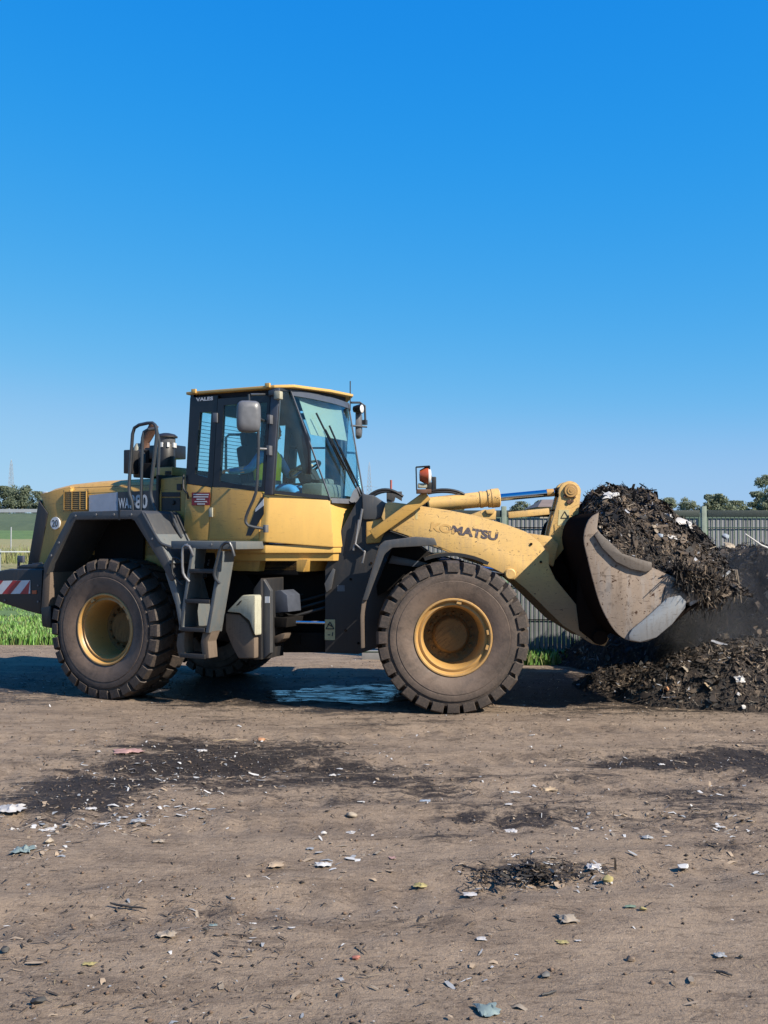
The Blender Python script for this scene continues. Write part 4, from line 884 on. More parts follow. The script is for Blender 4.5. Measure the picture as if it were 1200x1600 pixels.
# hoses between the frames
for k in range(7):
    z0 = 1.0 + .07 * k; b = MB(); pts = [Vector((-.35, -.35 + .1 * k, z0)), Vector((-.05, -.42 + .1 * k, z0 - .06)), Vector((.35, -.36 + .11 * k, z0 + .05)), Vector((.6, -.3 + .1 * k, z0 + .1))]
    b.tube(pts, .02, 8); b.build('hydraulic_hose', 'black_rubber', LO, YF)
for pts, y_ in ((((552, 860), (562, 820), (566, 795)), -.56), (((561, 812), (555, 850), (570, 862), (566, 880)), -.58)):
    b = MB(); b.tube([(fs(y_, q)[0][0], y_, fs(y_, q)[0][1]) for q in pts], .014, 8); b.build('frame_handrail', 'bright_pipe', LO, YF)
for pts, y_ in ((((576, 775), (590, 763), (608, 761), (624, 772)), -.2), (((580, 777), (594, 766), (614, 764), (630, 776)), -.1), (((670, 768), (690, 763), (712, 764), (726, 773)), -.05), (((668, 771), (690, 766), (716, 768), (730, 777)), .05)):
    P = [Vector((fs(y_, q)[0][0], y_, fs(y_, q)[0][1])) for q in pts]; b = MB(); sm = []
    for t in np.linspace(0, 1, 10): sm.append((1 - t) ** 3 * P[0] + 3 * t * (1 - t) ** 2 * P[1] + 3 * t * t * (1 - t) * P[2] + t ** 3 * P[3])
    b.tube(sm, .016, 8); b.build('hydraulic_hose', 'black_rubber', LO, YF)
b = MB(); b.prism(fs(.0, (604, 768), (628, 768), (628, 783), (618, 777), (616, 784), (604, 784)), -.03, .03); b.build('hose_bracket', 'grey_paint', LO, YF, .005)
# front fenders
for sd in (-1, 1):
    ff = fs(-1.30, (566, 938), (574, 938), (601, 866), (613, 856), (683, 852), (679, 841), (650, 838.5), (601, 845), (593, 852)); b = MB(); b.prism(ff, sd * 1.33, sd * .76); b.build('front_fender', 'grey_paint', LO, YF, .014)
    fl = fs(-1.28, (566, 936), (573, 937), (569, 962), (570, 1012), (564, 1013), (563, 962)); b = MB(); b.prism(fl, sd * 1.30, sd * .80); b.build('mud_flap', 'flap_rubber', LO, YF, .006)
b = MB(); b.prism(fs(-.6, (612, 856), (650, 850), (690, 878), (650, 900), (590, 930), (588, 915)), -.74, -.50); b.build('inner_fender', 'chassis', LO, YF, .01)
b = MB(); b.prism(fs(-.78, (607, 880), (612, 868), (680, 882), (676, 890)), -.8, -.7); b.build('fender_brace', 'post_grey', LO, YF, .006)
arc = [(XF + .86 * math.cos(a), TR + .86 * math.sin(a)) for a in np.linspace(R(62), R(110), 9)]; arc2 = [(XF + .825 * math.cos(a), TR + .825 * math.sin(a)) for a in np.linspace(R(110), R(62), 9)]
b = MB(); b.prism(arc + arc2, -1.05, -.62); b.build('inner_mud_guard', 'black_rubber', LO, YF)

# --- boom: two arms, cross tube
bo = [(602, 788), (606, 783.5), (640, 788), (700, 797), (745, 806), (790, 819), (822, 831), (843, 847), (858, 866), (858, 884), (868, 905), (905, 950), (940, 985), (952, 998), (945, 1010), (925, 1006), (880, 978), (822, 921), (800, 903), (770, 888), (735, 876), (690, 856), (640, 838), (604, 826), (596, 808)]
for sd in (-1, 1):
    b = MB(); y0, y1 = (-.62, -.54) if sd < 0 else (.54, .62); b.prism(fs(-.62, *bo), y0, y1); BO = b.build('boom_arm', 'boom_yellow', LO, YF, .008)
    rimp = fs(-.64, (606, 789), (640, 793), (700, 802), (745, 811), (790, 824), (820, 836)); 
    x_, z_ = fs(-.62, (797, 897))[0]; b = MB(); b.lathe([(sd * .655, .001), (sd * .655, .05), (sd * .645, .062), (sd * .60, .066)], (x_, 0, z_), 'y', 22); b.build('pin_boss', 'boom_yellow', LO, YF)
    x_, z_ = fs(-.62, (935, 995))[0]; b = MB(); b.lathe([(sd * .72, .001), (sd * .72, .08), (sd * .50, .085), (sd * .44, .001)], (x_, 0, z_), 'y', 22); b.build('bucket_pin', 'mud_steel', LO, YF)
    if sd < 0:
        (ax, az), (bx, bz) = fs(-.622, (672, 829), (777, 845)); NB = BO
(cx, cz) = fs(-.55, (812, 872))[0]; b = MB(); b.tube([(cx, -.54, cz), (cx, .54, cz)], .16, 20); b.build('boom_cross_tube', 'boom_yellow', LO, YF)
text_part('lettering', 'KOMATSU', .098, 'worn_letters', LO, YF, (ax, -.6235, az - .0), (bx - ax, bz - az), width=math.hypot(bx - ax, bz - az), bold=.045)
tri(-.6225, 0, 0, .1, .001, YF, NB) if False else None
plate(-.6225, [(648, 796), (653, 796), (652.5, 811), (649, 811)], 'small_sticker', 'warn_pale', .002, YF)
# lift cylinder of the near arm
(ax, az), (bx, bz), (ccx, ccz) = fs(-.46, (600, 880), (720, 885), (797, 897)); b = MB(); b.tube([(ax, -.46, az), (bx, -.46, bz)], .085, 18); b.build('lift_cylinder', 'dark_paint', LO, YF)
b = MB(); b.tube([(bx, -.46, bz), (ccx, -.46, ccz)], .042, 14); b.build('lift_rod', 'chrome', LO, YF)
# tilt cylinder
(ax, az), (bx, bz), (c1x, c1z), (dx, dz), (ex_, ez) = fs(0, (668, 789), (781, 777.5), (752, 780), (866, 769.5), (886, 768)); A_, B_ = Vector((ax, 0, az)), Vector((bx, 0, bz))
def along(t): return A_.lerp(B_, t)
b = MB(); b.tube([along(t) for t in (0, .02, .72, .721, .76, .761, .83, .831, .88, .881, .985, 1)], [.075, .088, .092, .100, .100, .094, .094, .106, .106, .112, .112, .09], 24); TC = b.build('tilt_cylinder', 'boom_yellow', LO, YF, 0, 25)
b = MB(); b.tube([A_.lerp(B_, -.12), A_], .06, 14); b.build('cylinder_eye', 'chassis', TC)
b = MB(); b.tube([B_, Vector((dx, 0, dz))], .043, 18); b.build('tilt_rod', 'chrome', LO, YF)
b = MB(); d_ = Vector((ex_ - dx, 0, ez - dz)); b.tube([Vector((dx, 0, dz)) - d_ * .6, Vector((dx, 0, dz)) - d_ * .05], .046, 16); b.tube([Vector((dx, 0, dz)), Vector((ex_, 0, ez))], [.05, .075], 14, 1); b.build('rod_end', ('rim_yellow', 'mud_steel'), LO, YF)
# bucket position rod and bracket
b = MB(); (ax, az), (bx, bz) = fs(-.12, (794, 805), (858, 799)); b.bar((ax, -.12, az), (bx, -.12, bz), .075, .05); b.build('position_rod', 'boom_yellow', LO, YF, .01)
b = MB(); b.bar((bx, -.12, bz + .01), (bx + .25, -.1, bz + .03), .02, .02); b.build('position_rod_end', 'mud_steel', LO, YF)
b = MB(); b.prism(fs(-.2, (730, 806), (757, 796), (775, 798), (774, 812), (748, 812)), -.24, -.1); b.prism(fs(-.2, (757, 797), (773, 795), (770, 803), (760, 803)), -.27, -.24); b.build('proximity_bracket', 'boom_yellow', LO, YF, .008)
# bell crank (two plates)
bc = []
for k in range(13):
    a = R(200 - k * 195 / 12); bc.append((890.5 + 17.5 * math.cos(a), 769 - 17.5 * math.sin(a)))
bc += [(905, 795), (898, 832), (878, 862), (864, 880), (850, 878), (848, 868), (856, 846), (860, 825), (873, 776)]
for (a_, c_) in ((-.16, -.10), (.10, .16)):
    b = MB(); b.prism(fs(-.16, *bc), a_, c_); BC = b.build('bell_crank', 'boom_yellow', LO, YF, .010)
x_, z_ = fs(-.17, (892, 766.5))[0]; b = MB(); b.lathe([(-.205, .001), (-.205, .018), (-.2, .02), (-.2, .045), (-.192, .05), (-.192, .075), (-.16, .085), (.17, .085), (.17, .001)], (x_, 0, z_), 'y', 24); b.build('bell_crank_pin', 'rim_yellow', LO, YF)
b = MB()
for px, py, r_ in ((883, 775, .022), (898, 777, .015), (889, 784, .03), (894, 783, .022)): x_, z_ = fs(-.17, (px, py))[0]; b.lathe([(-.18, .001), (-.18, r_ * .8), (-.15, r_)], (x_, 0, z_), 'y', 10)
b.build('bell_crank_bolt', 'rust', LO, YF)
WS2 = plate(-.1635, [(873.5, 796.5), (889.5, 796.5), (889.5, 821), (871.5, 821)], 'warning_sign', 'warn_pale', .004, YF)
tri(-.166, 882.5, 805, 6, .009, YF, WS2)
x_, z_ = fs(-.16, (858, 858))[0]; b = MB(); b.lathe([(-.19, .001), (-.19, .04), (-.165, .09), (.17, .09), (.17, .001)], (x_, 0, z_), 'y', 20); b.build('bell_crank_pivot', 'boom_yellow', LO, YF)
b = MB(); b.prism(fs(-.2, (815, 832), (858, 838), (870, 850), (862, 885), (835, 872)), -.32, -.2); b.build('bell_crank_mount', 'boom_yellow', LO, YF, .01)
(ax, az), (bx, bz) = fs(0, (862, 880), (925, 948)); b = MB(); b.bar((ax, 0, az), (bx + .1, 0, bz), .16, .12); b.build('bucket_link', 'mud_steel', LO, YF, .02)
# head lamps on the near lamp arm
(ax, az), (bx, bz) = fs(-.66, (582, 836), (668, 774)); b = MB(); b.bar((ax, -.66, az), (bx, -.72, bz), .115, .06); LA = b.build('lamp_arm', 'yellow_paint', LO, YF, .012)
b = MB(); (x_, z_) = fs(-.74, (662, 768))[0]; b.box((x_, -.74, z_), (.16, .16, .045)); b.build('lamp_bracket', 'rust', LO, YF, .006)
b = MB(); P = [Vector((fs(-.80, q)[0][0], -.80, fs(-.80, q)[0][1])) for q in ((651, 766), (650, 730), (671, 728.5), (671, 734))]
for i in range(3): b.bar(P[i], P[i + 1], .012, .10)
P2 = fs(-.80, (671, 734), (676, 752), (676, 766)); b.tube([(P2[0][0], -.8, P2[0][1]), (P2[1][0], -.8, P2[1][1]), (P2[2][0], -.8, P2[2][1])], .008, 6); b.build('lamp_guard', 'black_trim', LO, YF)
x_, z_ = fs(-.78, (665, 743))[0]; b = MB(); b.lathe([(-.07, .03), (-.065, .06), (.0, .095), (.03, .098)], (x_, -.78, z_), 'x', 20); HL = b.build('headlamp', 'lens_orange', LO, YF)
b = MB(); b.lathe([(.03, .098), (.045, .09), (.06, .06), (.066, .001)], (x_, -.78, z_), 'x', 20); b.build('lens', 'lens_clear', HL)
b = MB(); x_, z_ = fs(-.78, (660, 759))[0]; b.box((x_, -.78, z_), (.10, .08, .05)); b.build('turn_lamp', 'tank_pale', LO, YF, .01)
b = MB(); x_, z_ = fs(-.72, (678, 755))[0]; b.box((x_, -.72, z_), (.05, .06, .14)); x2, z2 = fs(-.72, (676, 760))[0]; b.box((x2 - .04, -.72, z2), (.07, .05, .09)); b.build('marker_lamp', 'dark_paint', LO, YF, .01)

# --- bucket
prof = [(936, 800), (920, 812), (912, 840), (918, 872), (926, 905), (938, 945), (955, 978), (972, 996), (992, 1003), (1012, 1002), (1030, 992)]
def smooth_px(P, k=3):
    out = []
    for i in range(len(P) - 1):
        p0, p1, p2, p3 = P[max(0, i - 1)], P[i], P[i + 1], P[min(len(P) - 1, i + 2)]
        for t in [q / k for q in range(k)]:
            out.append(tuple(.5 * (2 * b1 + (c1 - a1) * t + (2 * a1 - 5 * b1 + 4 * c1 - d1) * t * t + (3 * b1 - a1 - 3 * c1 + d1) * t ** 3) for a1, b1, c1, d1 in zip(p0, p1, p2, p3)))
    return out + [P[-1]]
prof = smooth_px(prof); lipend = fs(-1.42, (1120, 922))[0]
bp = fs(-1.42, *prof) + [lipend]
th = .035
def offset(poly, d):
    out = []
    for i, (x, z) in enumerate(poly):
        x0_, z0_ = poly[max(0, i - 1)]; x1_, z1_ = poly[min(len(poly) - 1, i + 1)]; tx, tz = x1_ - x0_, z1_ - z0_; l = math.hypot(tx, tz); out.append((x + -tz / l * d, z + tx / l * d))
    return out
inn = offset(bp, th)
b = MB(); n_ = len(bp); ring = bp + inn[::-1]; b.prism(ring, -1.40, 1.40); BK = b.build('bucket_shell', 'mud_steel', LO, YF, 0, 25)
sp_ = fs(-1.42, *prof[1:]) + fs(-1.42, (1060, 945), (1100, 930), (1110, 921), (1060, 905), (1018, 886), (985, 875), (960, 858), (940, 836), (933, 826), (936, 800))
for sd in (-1, 1):
    b = MB(); b.prism(sp_, sd * 1.425, sd * 1.39); b.build('bucket_side', 'bucket_steel', LO, YF, .006)
    wp = fs(-1.44, (928, 836), (934, 830), (948, 843), (972, 865), (1000, 874), (1018, 879), (1018, 890), (1008, 894), (985, 889), (962, 878), (940, 856)); b = MB(); b.prism(wp, sd * 1.46, sd * 1.425); b.build('side_guard_plate', 'guard_steel', LO, YF, .008)
    wp = fs(-1.44, (983, 1000), (982, 992), (988, 982), (1003, 970), (1020, 955), (1042, 934), (1062, 930), (1072, 940), (1070, 950), (1050, 975), (1025, 996), (1000, 1003)); b = MB(); b.prism(wp, sd * 1.455, sd * 1.425); b.build('side_wear_plate', 'worn_steel', LO, YF, .008)
    lp_ = fs(-1.42, (1040, 915), (1080, 905), (1110, 920), (1100, 932), (1050, 950), (1035, 940)); b = MB(); b.prism(lp_, sd * 1.44, sd * 1.425); b.build('side_cutter', 'guard_steel', LO, YF, .005)
le = fs(-1.42, (1075, 938), (1125, 915), (1123, 921), (1078, 947)); b = MB(); b.prism(le, -1.43, 1.43); b.build('cutting_edge', 'worn_steel', LO, YF, .004)
for yy in (-.62, .62, -.2, .2):
    b = MB(); b.prism(fs(-.62, (918, 850), (938, 948), (958, 985), (930, 1005), (905, 985), (900, 945), (905, 880)), yy - .03, yy + .03); b.build('bucket_hinge_plate', 'mud_steel', LO, YF, .006)

# ------------------------------------------------------------------ DRIVER
def l2w(yaw, x, y, z):
    c, s = math.cos(yaw), math.sin(yaw); return Vector((JX + c * x - s * y, JY + s * x + c * y, z))
def skin_body(name, verts, edges, radii, mat, root=0, parent=None, sub=2):
    me = bpy.data.meshes.new(name); me.from_pydata(verts, edges, []); me.materials.append(MATS[mat])
    o = link(name, me, parent); sk = o.modifiers.new('Skin', 'SKIN'); sk.use_smooth_shade = True
    d = me.skin_vertices[0].data
    for i, r_ in enumerate(radii): d[i].radius = (r_, r_) if not isinstance(r_, tuple) else r_
    d[root].use_root = True; ss = o.modifiers.new('Sub', 'SUBSURF'); ss.levels = ss.render_levels = sub
    return o
seat_w = l2w(YR, SX, SY, SZ + .07)
DV = empty('person', seat_w, 'driver in a lime hi-vis vest over a blue shirt, seated inside the loader cab', 'person', None, YR)
X0 = -.12
V = [(X0, 0, .10), (X0 - .03, 0, .30), (X0 - .02, 0, .46), (X0 + .02, 0, .58), (X0 + .04, 0, .66),      # pelvis, waist, chest, neck base, neck
     (X0 + .02, -.19, .52), (X0 - .06, -.29, .36), (X0 - .28, -.31, .34), (X0 - .36, -.31, .35),             # near arm along the armrest
     (X0 + .02, .19, .52), (X0 + .14, .24, .30), (X0 + .42, .14, .40), (X0 + .50, .10, .42),                 # far arm to the wheel
     (X0 + .06, -.11, .09), (X0 + .46, -.15, .12), (X0 + .56, -.15, -.30), (X0 + .66, -.15, -.32),
     (X0 + .06, .11, .09), (X0 + .46, .15, .12), (X0 + .56, .15, -.30), (X0 + .66, .15, -.32)]
E_ = [(0, 1), (1, 2), (2, 3), (3, 4), (2, 5), (5, 6), (6, 7), (7, 8), (2, 9), (9, 10), (10, 11), (11, 12), (0, 13), (13, 14), (14, 15), (15, 16), (0, 17), (17, 18), (18, 19), (19, 20)]
rad = [(.15, .13), (.15, .12), (.17, .12), .075, .058, .068, .050, .042, .030, .068, .050, .042, .030, .095, .075, .055, .05, .095, .075, .055, .05]
skin_body('clothed_body', V, E_, rad, 'blue_shirt', 0, DV)
# bare forearms and hands with fingers
for (el, wr, hd, sgn) in ((Vector((X0 - .07, -.29, .36)), Vector((X0 - .30, -.31, .345)), Vector((X0 - .38, -.31, .355)), 1), (Vector((X0 + .15, .235, .31)), Vector((X0 + .43, .13, .405)), Vector((X0 + .51, .09, .42)), 1)):
    d = (hd - wr).normalized(); sdv = Vector((0, 0, 1)).cross(d).normalized(); vs = [el.lerp(wr, .05), wr, wr.lerp(hd, .6)]; es = [(0, 1), (1, 2)]; rr = [.058, .036, (.042, .022)]
    for k, ln in enumerate((.075, .085, .080, .062)):
        o0 = hd + sdv * (k - 1.5) * .020; vs += [o0, o0 + d * ln * .55 - Vector((0, 0, .012)), o0 + d * ln * .8 - Vector((0, 0, .045))]; n0 = len(vs) - 3; es += [(2, n0), (n0, n0 + 1), (n0 + 1, n0 + 2)]; rr += [.011, .0095, .008]
    t0 = wr.lerp(hd, .4) - sdv * .035 * sgn; vs += [t0, t0 + d * .05 - sdv * .03 * sgn]; n0 = len(vs) - 2; es += [(1, n0), (n0, n0 + 1)]; rr += [.012, .009]
    skin_body('forearm_and_hand', [tuple(v) for v in vs], es, rr, 'skin', 1, DV, 1)
# head with face
b = MB(); hc = Vector((X0 + .07, 0, .80)); n1, n2 = 14, 18; rings = []
for i in range(n1 + 1):
    ph = math.pi * i / n1; r_ = math.sin(ph); z = math.cos(ph); ring = []
    for k in range(n2):
        a = 2 * math.pi * k / n2; x = math.cos(a) * r_; y_ = math.sin(a) * r_; jaw = 1 - .22 * max(0, -z) ** 1.2
        px = x * .100 * (1 if x < 0 else jaw * 1.02); py = y_ * .078 * jaw; pz = z * .125
        if x > .6 and abs(y_) < .22 and -.45 < z < .05: px += .022 * (1 - abs(y_) / .22) * (1 - abs(z + .22) / .3 if abs(z + .22) < .3 else 0)   # nose
        if x > .5 and .02 < z < .25 and .2 < abs(y_) < .6: px -= .008                                                                       # eye sockets
        ring.append(hc + Vector((px, py, pz)))
    rings.append(ring)
b.loft(rings, True)
HD = b.build('head', 'skin', DV, None, 0, 80)
for sd in (-1, 1):
    b = MB(); b.lathe([(-.008, .001), (-.006, .012), (.0, .014), (.004, .001)], hc + Vector((.088, sd * .032, .02)), 'x', 10); b.build('eye', 'ink', HD)
    b = MB(); b.box(hc + Vector((-.005, sd * .080, -.005)), (.035, .014, .055)); b.build('ear', 'skin', HD, None, .006)
b = MB(); b.box(hc + Vector((.088, 0, -.065)), (.012, .045, .010)); b.build('mouth', 'decal_red', HD, None, .003)
b = MB(); rings = []
for i in range(0, 9):
    ph = math.pi * i / 14; rings.append([hc + Vector((math.cos(a) * math.sin(ph) * .108 - .012, math.sin(a) * math.sin(ph) * .086, math.cos(ph) * .134 + (.03 if math.cos(a) > .4 else 0) * (i / 8))) for a in [2 * math.pi * k / 18 for k in range(18)]])
b.loft(rings, True); b.build('hair', 'hair', DV, None, 0, 80)
# hi-vis vest hugging the torso
b = MB(); rings = []
for z, rx, ry, ox in ((.10, .165, .185, -.0), (.24, .160, .180, -.02), (.38, .165, .195, -.02), (.50, .155, .205, -.01), (.57, .115, .17, .0), (.60, .08, .10, .02)):
    rings.append([Vector((X0 + ox + math.cos(a) * rx, math.sin(a) * ry, z)) for a in [2 * math.pi * k / 24 for k in range(24)]])
b.loft(rings, False); VS = b.build('hivis_vest', 'hivis', DV, None, 0, 60)
b = MB(); b.loft([[Vector((X0 - .015 + math.cos(a) * .167, math.sin(a) * .187, z)) for a in [2 * math.pi * k / 24 for k in range(24)]] for z in (.185, .235)], False); b.build('reflective_band', 'mirror_grey', VS)

# ------------------------------------------------------------------ COMPOST: bucket load, heap
for nm, c_, ro in (('compost_black', (0.012, 0.010, 0.009), .8), ('compost_dark', (0.028, 0.020, 0.015), .9), ('compost_brown', (0.060, 0.042, 0.029), .9), ('compost_tan', (0.135, 0.098, 0.066), .9), ('compost_pale', (0.27, 0.22, 0.165), .85), ('compost_grey', (0.30, 0.31, 0.34), .7)): plain(nm, c_, ro, 0, .35, 9)
CM = ('compost_black', 'compost_dark', 'compost_brown', 'compost_tan', 'compost_pale', 'compost_grey')
def shreds(n, sampler, lmin, lmax, wmin, wmax, wts, lift=.01, flat=.75, droop=0):
    P, Nn = sampler(n); n = len(P); D = rng.normal(size=(n, 3)); D -= Nn * (np.sum(D * Nn, 1) * flat)[:, None]
    if droop: D[:, 2] -= droop
    Nr = Nn + rng.normal(size=(n, 3)) * .45; L = rng.uniform(lmin, lmax, n) * rng.uniform(.4, 1, n); W = rng.uniform(wmin, wmax, n)
    P = P + Nn * (rng.random(n) * lift)[:, None]
    mi = rng.choice(len(wts), n, p=np.array(wts) / sum(wts))
    pt = fbm(P[:, 0] * 3.3 + P[:, 2] * 2, P[:, 1] * 3.3 - P[:, 2] * 2, 3, 83); dk = (pt < .42) & (rng.random(n) < .75); lt = (pt > .52) & (rng.random(n) < .45)
    mi = np.where(dk, np.minimum(mi, rng.integers(0, 2, n)), mi); mi = np.where(lt & (mi < 3), mi + 1, mi)
    return strips(P, D, Nr, L, W, rng.uniform(-.25, .35, n), matlist(*CM), mi)
# load height field in front-frame coordinates
side_top = fs(-1.42, (915, 835), (934, 828), (960, 856), (985, 873), (1018, 884), (1060, 903), (1110, 920), (1126, 922)); top_c = fs(.1, (900, 850), (905, 800), (922, 776), (940, 766)) + fs(-.2, (965, 771), (1010, 771)) + fs(-.6, (1052, 786)) + fs(-.95, (1090, 807), (1120, 832), (1140, 862), (1150, 898), (1152, 904))
sxs, szs = zip(*side_top); txs, tzs = zip(*top_c)
def load_h(x, y):
    k = np.clip(np.abs(y) / 1.36, 0, 1); zs = np.interp(x, sxs, szs); zt = np.interp(x, txs, tzs)
    lump = (fbm(x * 3.1, y * 3.1, 4, 31) - .47) * .34 * (1 - k ** 4)
    fine = (fbm(x * 14, y * 14, 4, 91) - .47) * .13
    return zs - .05 + (np.maximum(zt, zs) - zs + .03) * (1 - k ** 2.3) + lump * .9 + fine
xs_ = np.linspace(txs[0] - .02, txs[-1] + .02, 180); ys_ = np.linspace(-1.38, 1.38, 240); LX, LY = np.meshgrid(xs_, ys_); LZ = load_h(LX, LY)
k_ = np.arange(43200).reshape(240, 180); LF = np.stack([k_[:-1, :-1], k_[:-1, 1:], k_[1:, 1:], k_[1:, :-1]], -1).reshape(-1, 4)
def compost_mat():
    m, nt, p = newmat('compost_bed'); tc = N(nt, 'ShaderNodeTexCoord'); co = tc.outputs['Object']
    n1, n2 = noise(nt, co, 9, 8, .75, .5), noise(nt, co, 45, 4, .7)
    c = mix(nt, bw(nt, n1, .4, .65), (0.022, 0.016, 0.013), (0.085, 0.060, 0.043)); c = mix(nt, math_(nt, 'MULTIPLY', bw(nt, n2, .6, .7), .5), c, (0.13, 0.095, 0.065)); c = mix(nt, 1 - ALB, c, (0, 0, 0))
    nt.links.new(c, p.inputs['Base Color']); p.inputs['Roughness'].default_value = .9; nt.links.new(bump(nt, math_(nt, 'ADD', n1, n2), 1.0, .05), p.inputs['Normal'])
compost_mat()
LOADV = np.stack([LX, LY, LZ], -1).reshape(-1, 3)
# merge base and shreds into one load object
def merge(name, meshes, **props):
    bm = bmesh.new()
    for me in meshes: bm.from_mesh(me)
    return bm
def join_np(name, parts, mats):
    V, F, M_, o = [], [], [], 0
    for (v, f_, m_) in parts: V.append(v); F.append(f_ + o); M_.append(m_); o += len(v)
    return npmesh(name, np.concatenate(V), np.concatenate(F), mats, np.concatenate(M_))
def mdata(me, shift=1):
    v = np.empty(len(me.vertices) * 3, np.float32); me.vertices.foreach_get('co', v); f_ = np.empty(len(me.loops), np.int32); me.loops.foreach_get('vertex_index', f_)
    m_ = np.empty(len(me.polygons), np.int32); me.polygons.foreach_get('material_index', m_); return v.reshape(-1, 3), f_.reshape(-1, 4), m_ + shift
def load_sampler(n):
    x = rng.uniform(txs[0], txs[-1], n); y = rng.uniform(-1.38, 1.38, n); z = load_h(x, y); e = .03
    Nn = np.stack([-(load_h(x + e, y) - z) / e, -(load_h(x, y + e) - z) / e, np.ones(n)], 1); Nn /= np.linalg.norm(Nn, axis=1, keepdims=True)
    return np.stack([x, y, z], 1), Nn
def drape_sampler(n):                       # strands hanging over the lip and the near side wall
    m = n * 7 // 9; x = np.concatenate([rng.uniform(lipend[0] - .25, lipend[0] + .16, m), lipend[0] - .02 - .42 * rng.random(n - m)]); y = np.concatenate([rng.uniform(-1.38, 1.2, m), rng.uniform(-1.47, -1.36, n - m)])
    zt = np.interp(x, sxs, szs) + .10; z = zt - rng.random(n) ** 2.0 * np.where(np.arange(n) < m, .34, .24)
    return np.stack([x, y, z], 1), np.stack([np.full(n, .6), np.full(n, -.5), np.full(n, .4)], 1)
parts = [(LOADV, LF, np.zeros(len(LF), np.int32)), mdata(shreds(26000, load_sampler, .02, .09, .006, .024, [3, 6, 8, 2.6, .6, .2], .02, .88)), mdata(shreds(6500, load_sampler, .06, .26, .005, .014, [3, 6, 8, 4, 1.3, .3], .02, .95)), mdata(shreds(650, load_sampler, .08, .24, .025, .075, [4, 6, 6, 4, 2, .6], .04, .9)), mdata(shreds(5200, drape_sampler, .08, .36, .004, .018, [5, 6, 5, 2.4, 1.2, .1], .02, .2, 1.8))]
o = link('compost_load', join_np('compost_load', parts, matlist('compost_bed', *CM)), None, YF, kind='stuff', label='dark shredded compost heaped up in the loader bucket', category='compost'); o.location = (JX, JY, 0)

# heap on the ground to the right
HC = Vector((5.3, 13.2, 0))
def heap_h(x, y):
    d = (x - 3.0) * .877 + (y - 13.6) * .482 + (fbm(x * 1.3, y * 1.3, 3, 70) - .45) * .55
    t = np.clip(d / .95, 0, 1); h = 1.62 * (t * t * (3 - 2 * t)) * np.clip((y - 11.3) / .7, 0, 1) * np.clip((15.1 - y) / .6, 0, 1)
    u2 = (x - 4.0) / 1.35; v2 = (y - 11.6) / .85; ap = .66 * np.clip(1 - (u2 * u2 + v2 * v2), 0, 1) ** .8
    u3 = (x - 3.3) / 1.0; v3 = (y - 12.6) / .9; ap3 = .30 * np.clip(1 - (u3 * u3 + v3 * v3), 0, 1)
    hh = np.maximum(np.maximum(h, ap), ap3); return hh + (fbm(x * 2.6, y * 2.6, 4, 44) - .47) * .40 * np.clip(hh * 2.2, 0, 1) + (fbm(x * 12, y * 12, 4, 17) - .47) * .15 * np.clip(hh * 3, 0, 1) - .03
hx = np.linspace(1.4, 8.2, 260); hy = np.linspace(10.4, 15.3, 200); HX, HY = np.meshgrid(hx, hy); HZ = heap_h(HX, HY)
k_ = np.arange(52000).reshape(200, 260); HF = np.stack([k_[:-1, :-1], k_[:-1, 1:], k_[1:, 1:], k_[1:, :-1]], -1).reshape(-1, 4)
def heap_sampler(n):
    x = rng.uniform(1.6, 7.6, n * 2); y = rng.uniform(10.6, 15.0, n * 2); z = heap_h(x, y); k = z > .01; x, y, z = x[k][:n], y[k][:n], z[k][:n]; e = .04
    Nn = np.stack([-(heap_h(x + e, y) - z) / e, -(heap_h(x, y + e) - z) / e, np.ones(len(x))], 1); Nn /= np.linalg.norm(Nn, axis=1, keepdims=True)
    return np.stack([x, y, z], 1), Nn
parts = [(np.stack([HX, HY, HZ], -1).reshape(-1, 3), HF, np.zeros(len(HF), np.int32)), mdata(shreds(34000, heap_sampler, .02, .11, .006, .026, [3, 5, 7, 4, 1.6, .5], .02, .86)), mdata(shreds(900, heap_sampler, .08, .26, .025, .08, [4, 6, 6, 5, 2.5, 1], .04, .9)), mdata(shreds(8000, heap_sampler, .08, .32, .004, .012, [3, 4, 6, 4, 2, .4], .02, .93))]
link('compost_heap', join_np('compost_heap', parts, matlist('compost_bed', *CM)), kind='stuff', label='dark compost heap on the ground beyond the raised bucket', category='compost')

# loose bits on the yard, joined by kind
def yard_sampler(n, dense=None, ylo=3.6, yhi=17.5, p=1.0):
    y = ylo + (yhi - ylo) * rng.random(n) ** p; x = rng.uniform(-1, 1, n) * (y * .40 + .4)
    if dense is not None:
        wv = np.zeros(n)
        for (cx, cy, rx, ry, k) in WET_SHADE: wv = np.maximum(wv, k * np.exp(-1.0 * (((x - cx) / rx) ** 2 + ((y - cy) / ry) ** 2)))
        patch = np.clip((fbm(x * .9, y * 1.6, 4, 61) - .42) * 5, 0, 1)
        keep = rng.random(n) < np.clip(wv * dense[0] + patch * dense[1] + dense[2], 0, 1); x, y = x[keep], y[keep]
    z = gheight(x, y); n = len(x)
    return np.stack([x, y, z + .004], 1), np.tile(np.array([[0, 0, 1.0]]), (n, 1)) + rng.normal(size=(n, 3)) * .08
plain('straw', (0.36, 0.28, 0.16), .8, 0, .3, 5); plain('scrap_white', (0.58, 0.57, 0.55), .6, 0, .2, 5); plain('scrap_tan', (0.40, 0.30, 0.20), .8, 0, .25, 5); plain('scrap_grey', (0.30, 0.31, 0.32), .7, 0, .2, 5)
